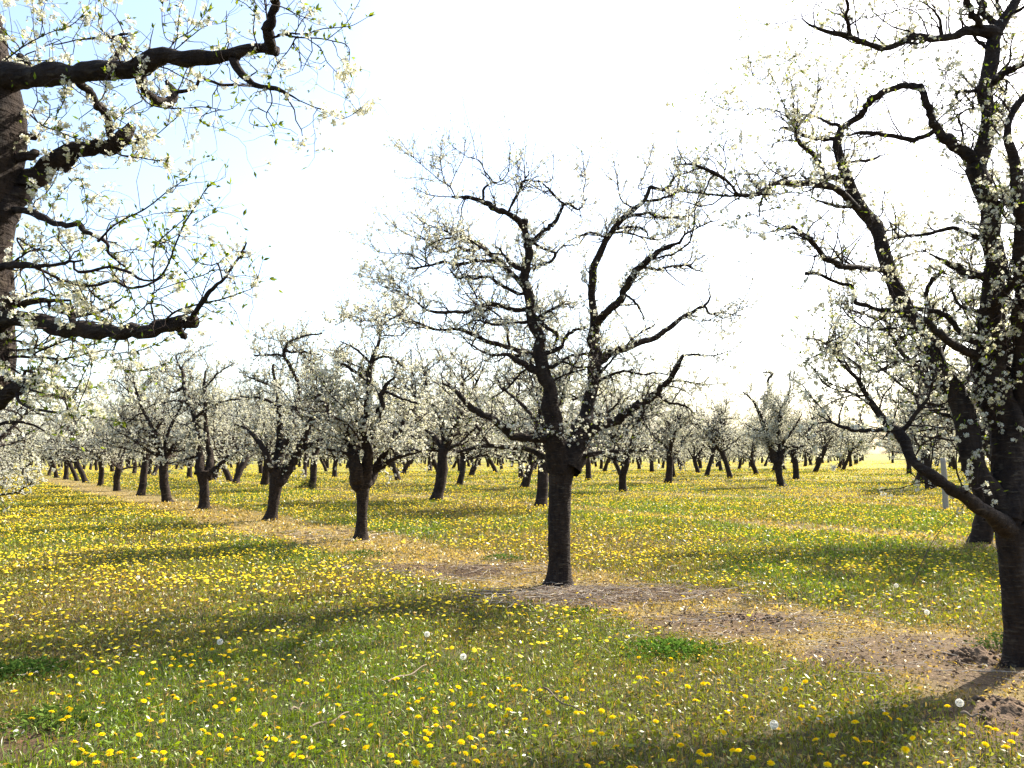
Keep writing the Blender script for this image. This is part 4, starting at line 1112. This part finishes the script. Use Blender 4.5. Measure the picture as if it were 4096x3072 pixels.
DAISY = mbd.mesh("daisy", M_BLOSSOM, None, False)
spots = []
for cx, cy, nn, sp in ((160, 2665, 14, 60), (520, 2600, 12, 70), (1300, 2560, 12, 60), (1130, 2500, 8, 40), (830, 2690, 6, 50), (370, 2830, 5, 40), (60, 2930, 5, 30), (2060, 2930, 6, 30), (3540, 2385, 12, 30), (3250, 2720, 10, 60), (3350, 2880, 6, 90), (2060, 2850, 4, 20), (630, 2480, 5, 50), (70, 2470, 6, 20)):
    for _ in range(nn): spots.append((cx + random.gauss(0, sp), cy + random.gauss(0, sp * 0.3)))
for px, py in spots:
    p = on_plane(np.array(px), np.array(py), 0.055)
    o = link("daisy", DAISY); gz = float(ground_h(p[0], p[1])); o.location = (p[0], p[1], gz + 0.055)
    o.scale = (0.0105,) * 3; o.rotation_euler = (random.gauss(0, .35), random.gauss(0, .35), random.uniform(0, 6.28))
    tag(o, "tiny white daisy dotted in the grass of the %s" % zlab(px, py), "daisy", "daisies in the %s" % zlab(px, py))

# ------------------------------------------------------------------ prunings, litter, weeds, soil, post
def sticks(r, x, y, L, rad, col, n=5, lift=0.02):
    N = len(x); a = r.uniform(0, 6.28, N); z = ground_h(x, y) + r.uniform(0.008, lift, N); sl = r.normal(0, 0.10, N)
    t = np.linspace(-0.5, 0.5, n)[None] * L[:, None]
    bx = r.normal(0, 0.07, (N, 1)) * L[:, None] * (np.linspace(-1, 1, n)[None] ** 2)
    X = x[:, None] + t * np.cos(a)[:, None] - bx * np.sin(a)[:, None] + r.normal(0, 0.006, (N, n))
    Y = y[:, None] + t * np.sin(a)[:, None] + bx * np.cos(a)[:, None] + r.normal(0, 0.006, (N, n))
    Z = z[:, None] + t * sl[:, None] + 0.02 + r.normal(0, 0.004, (N, n))
    P = np.stack([X, Y, Z], -1); R = (rad[:, None] * np.linspace(1, 0.5, n)[None])
    v, f = tubes(P, R, 4); return v, f
mb = MB()
def stick_zone(cx, cy, sx, sy, n, Ls, rr):
    x = rng.normal(cx, sx, n); y = rng.normal(cy, sy, n)
    L = rng.uniform(*Ls, n); v, f = sticks(rng, x, y, L, rng.uniform(*rr, n), None, lift=0.05)
    c = np.where(rng.random((n, 1)) < 0.45, np.array([[0.34, 0.29, 0.23]]), np.array([[0.13, 0.085, 0.055]])) * rng.uniform(0.7, 1.2, (n, 1))
    mb.add(v, [f], np.repeat(c, 20, 0))
stick_zone(0.8, 9.2, 0.8, 0.40, 520, (0.08, 0.5), (0.002, 0.0045))
stick_zone(-0.5, 11.0, 0.8, 0.5, 260, (0.1, 0.6), (0.002, 0.005))
stick_zone(2.2, 7.6, 0.9, 0.5, 260, (0.05, 0.35), (0.0018, 0.004))
stick_zone(3.2, 6.2, 0.8, 0.5, 200, (0.05, 0.3), (0.0018, 0.0035))
stick_zone(-3.6, 15.8, 1.0, 0.6, 140, (0.1, 0.5), (0.003, 0.006))
o = link("fallen_twigs", mb.mesh("fallen_twigs", M_STICK)); o["kind"] = "stuff"; o["label"] = "litter of thin pale pruned twigs on the bare soil under the central row"; o["category"] = "twigs"
# litter leaves on the bare soil
x, y = scatter(rng, 4, 14, 260, fn=lambda x, y: np.clip(bare_mask(x, y) + 0.35 * strip_mask(x, y), 0, 1) * 0.8)
mb = MB(); n = len(x); p = np.stack([x, y, ground_h(x, y) + rng.uniform(0.012, 0.03, n)], -1)
dv = nrm(rng.normal(size=(n, 3)) * np.array([1, 1, 0.35]))
cl = np.where(rng.random((n, 1)) < 0.4, np.array([[0.26, 0.18, 0.09]]), np.array([[0.12, 0.062, 0.032]])) * rng.uniform(0.6, 1.3, (n, 1))
leaflets(mb, rng, p, dv, rng.uniform(0.02, 0.05, n), cl)
o = link("leaf_litter", mb.mesh("leaf_litter", M_STICK, None, False)); o["kind"] = "stuff"; o["label"] = "brown dead leaves scattered over the bare strip"; o["category"] = "leaf litter"

# single sticks one can point to
for (x0, y0, x1, y1, rad, lab) in ((1552, 2726, 1700, 2660, 0.007, "bent pale stick lying in the grass at lower centre left"), (2176, 2750, 2340, 2850, 0.007, "dark thin stick curving through the grass at lower centre"),
                                   (1160, 2840, 1216, 2815, 0.008, "short pale stick on the bare patch at lower left centre"), (1240, 2910, 1390, 2850, 0.007, "long thin pale stick lying right of the bare patch at lower left"),
                                   (3845, 2852, 3925, 2865, 0.009, "straight pale stick on dry grass near the right trunk"), (520, 2590, 585, 2580, 0.006, "short pale stick among dandelions at the left"),
                                   (3640, 2240, 3850, 2050, 0.006, "thin arching bramble stem leaning up in front of the right trunks")):
    a, b = on_plane(np.array(x0, float), np.array(y0, float), 0.05), on_plane(np.array(x1, float), np.array(y1, float), 0.05)
    if 'arching' in lab:
        dp = 9.4; a = CAM + ray(np.array(3640.), np.array(2240.)) * dp; a[2] = 0.0; b = CAM + ray(np.array(3850.), np.array(2045.)) * dp
    t = np.linspace(0, 1, 14)[:, None]; P = a * (1 - t) + b * t
    sd = nrm(np.cross(b - a, [0, 0, 1.0]))
    L = np.linalg.norm(b - a)
    if 'arching' in lab: P[:, 2] += 0.16 * np.sin(t[:, 0] * 3.14); P += 0.0
    else: P += sd * (0.05 * L * np.sin(t * 2.6 + rad * 900)); P[:, 2] += 0.01 * np.sin(t[:, 0] * 9)
    v, f = tubes(P[None], (rad * np.linspace(1, 0.5, 14))[None], 7, True); m_ = MB(); base = a.copy()
    m_.add(v, [f], (0.10, 0.07, 0.05) if ('dark' in lab or 'arching' in lab) else (0.17, 0.13, 0.09))
    o = link("fallen_stick" if 'arching' not in lab else "bramble_stem", m_.mesh("stick", M_STICK, base), None, base); tag(o, lab, "stick" if 'arching' not in lab else "plant")

# weed clumps
def weed(px, py, rx, h, n, lab, col, ls=(0.03, 0.06)):
    b = base_of(px, py); x = rng.normal(0, rx * 0.5, n); y = rng.normal(0, rx * 0.4, n); hh = h * np.exp(-(x * x + y * y) / (rx * rx)) * rng.uniform(0.2, 1.0, n)
    root = bpy.data.objects.new("weed_clump", None); C.objects.link(root); root.location = b
    mb = MB(); d = nrm(np.stack([rng.normal(size=n), rng.normal(size=n), rng.uniform(-0.2, 0.8, n)], -1))
    leaflets(mb, rng, np.stack([x, y, hh], -1), d, rng.uniform(*ls, n), np.array(col) * rng.uniform(0.6, 1.4, (n, 1)))
    m2 = MB(); k = n // 4; P = np.stack([np.stack([x[:k] * 0.7, y[:k] * 0.7, 0 * x[:k] - 0.01], -1), np.stack([x[:k], y[:k], hh[:k]], -1)], 1)
    v, f = tubes(P, np.full((k, 2), 0.002), 3); m2.add(v, [f], (0.10, 0.13, 0.03))
    link("leaves", mb.mesh("leaves", M_STEM, None, False), root); link("stem", m2.mesh("stem", M_STEM), root)
    tag(root, lab, "weed", "leafy weed clumps")
weed(45, 2690, 0.42, 0.10, 900, "dark green leafy weed clump at the left edge of the meadow", (0.055, 0.10, 0.018))
weed(2690, 2610, 0.45, 0.09, 800, "bright green leafy weed patch beside the bare strip at lower centre right", (0.08, 0.15, 0.02))
weed(2010, 2240, 0.35, 0.10, 300, "low green weed tuft left of the central trunk", (0.06, 0.11, 0.02))
weed(2330, 2450, 0.2, 0.07, 120, "small green weed tuft on the bare soil in front of the central trunk", (0.07, 0.12, 0.02))
weed(4010, 2600, 0.22, 0.14, 320, "leafy weed growing against the foot of the right trunk", (0.06, 0.10, 0.02), (0.02, 0.045))
weed(1232, 1957, 0.6, 0.5, 500, "bushy suckers around the foot of the tree behind the leaning tree", (0.05, 0.055, 0.02), (0.06, 0.12))
weed(210, 2890, 0.35, 0.08, 420, "low green weed tuft by the pale bare patch at lower left", (0.07, 0.11, 0.02))
weed(1450, 2230, 0.4, 0.1, 300, "green weed patch in front of the second tree of the row", (0.06, 0.11, 0.02))

# soil mounds near the right tree
def mound(px, py, rx, ry, h, lab, seed):
    b = base_of(px, py); n, k = 14, 40
    rr = np.linspace(0, 1, n); th = np.arange(k) / k * 6.283
    R_, T_ = np.meshgrid(rr, th, indexing='ij')
    X, Y = R_ * np.cos(T_) * rx, R_ * np.sin(T_) * ry
    Nn = Noise(seed, 12, 0.6, 2.0); p = np.stack([X, Y, X * 0], -1)
    Z = h * (1 - R_ ** 2) * (1 + 0.55 * Nn(p, 5.0)) + 0.035 * np.abs(Nn(p, 13.0)) * (1 - R_ ** 4) - 0.03 * R_
    i = np.arange(n - 1)[:, None] * k; j = np.arange(k); j2 = (j + 1) % k
    F = np.stack([i + j, i + k + j, i + k + j2, i + j2], -1).reshape(-1, 4)
    mb = MB(); mb.add(np.stack([X, Y, Z], -1), [F], np.array([0.105, 0.066, 0.038]))
    m = 60; cx = rng.normal(0, rx * 0.5, m); cy = rng.normal(0, ry * 0.5, m)
    rad = rng.uniform(0.008, 0.028, m)
    th8 = np.arange(6) / 6 * 6.283
    for a in range(m):                         # clods
        c0 = np.array([cx[a], cy[a], h * max(0, 1 - (cx[a] / rx) ** 2 - (cy[a] / ry) ** 2) + rad[a] * 0.4])
        ring = np.stack([np.cos(th8), np.sin(th8), 0 * th8], -1) * rad[a] * rng.uniform(0.7, 1.2, (6, 1))
        V = np.concatenate([c0 + ring, [c0 + [0, 0, rad[a] * 0.8], c0 - [0, 0, rad[a] * 0.8]]])
        jj = np.arange(6); j3 = (jj + 1) % 6
        mb.add(V, [np.stack([jj, j3, 0 * jj + 6], -1), np.stack([j3, jj, 0 * jj + 7], -1)], np.array([0.13, 0.085, 0.05]) * rng.uniform(0.6, 1.2))
    o = link("soil_mound", mb.mesh("soil_mound", M_SOIL), None, b); tag(o, lab, "soil mound", "heaps of crumbly soil")
mound(4035, 2850, 0.34, 0.30, 0.06, "crumbly brown soil heap at the lower right corner", 31)
mound(3900, 2645, 0.26, 0.22, 0.07, "small dark soil heap left of the foot of the right trunk", 32)
mound(3000, 2480, 0.4, 0.2, 0.03, "low brown soil heap in the middle of the bare strip", 33)

# pale post seen under the low limb
b = base_of(3782, 2044)
mb = MB(); t = np.linspace(0, 1, 14); P = np.stack([0.02 * np.sin(t * 3), 0 * t, -0.1 + 1.55 * t], 1)
R_ = 0.075 * (1 + 0.12 * np.exp(-t * 10) - 0.06 * t); v, f = tubes(P[None], R_[None], 16, True)
v = v + nrm(v * np.array([1, 1, 0])) * (0.006 * BN(v, 4.0))[:, None]; mb.add(v, [f], (0.30, 0.26, 0.21))
o = link("wooden_post", mb.mesh("wooden_post", M_POST), None, b); tag(o, "pale grey weathered post under the right tree's low limb", "post")
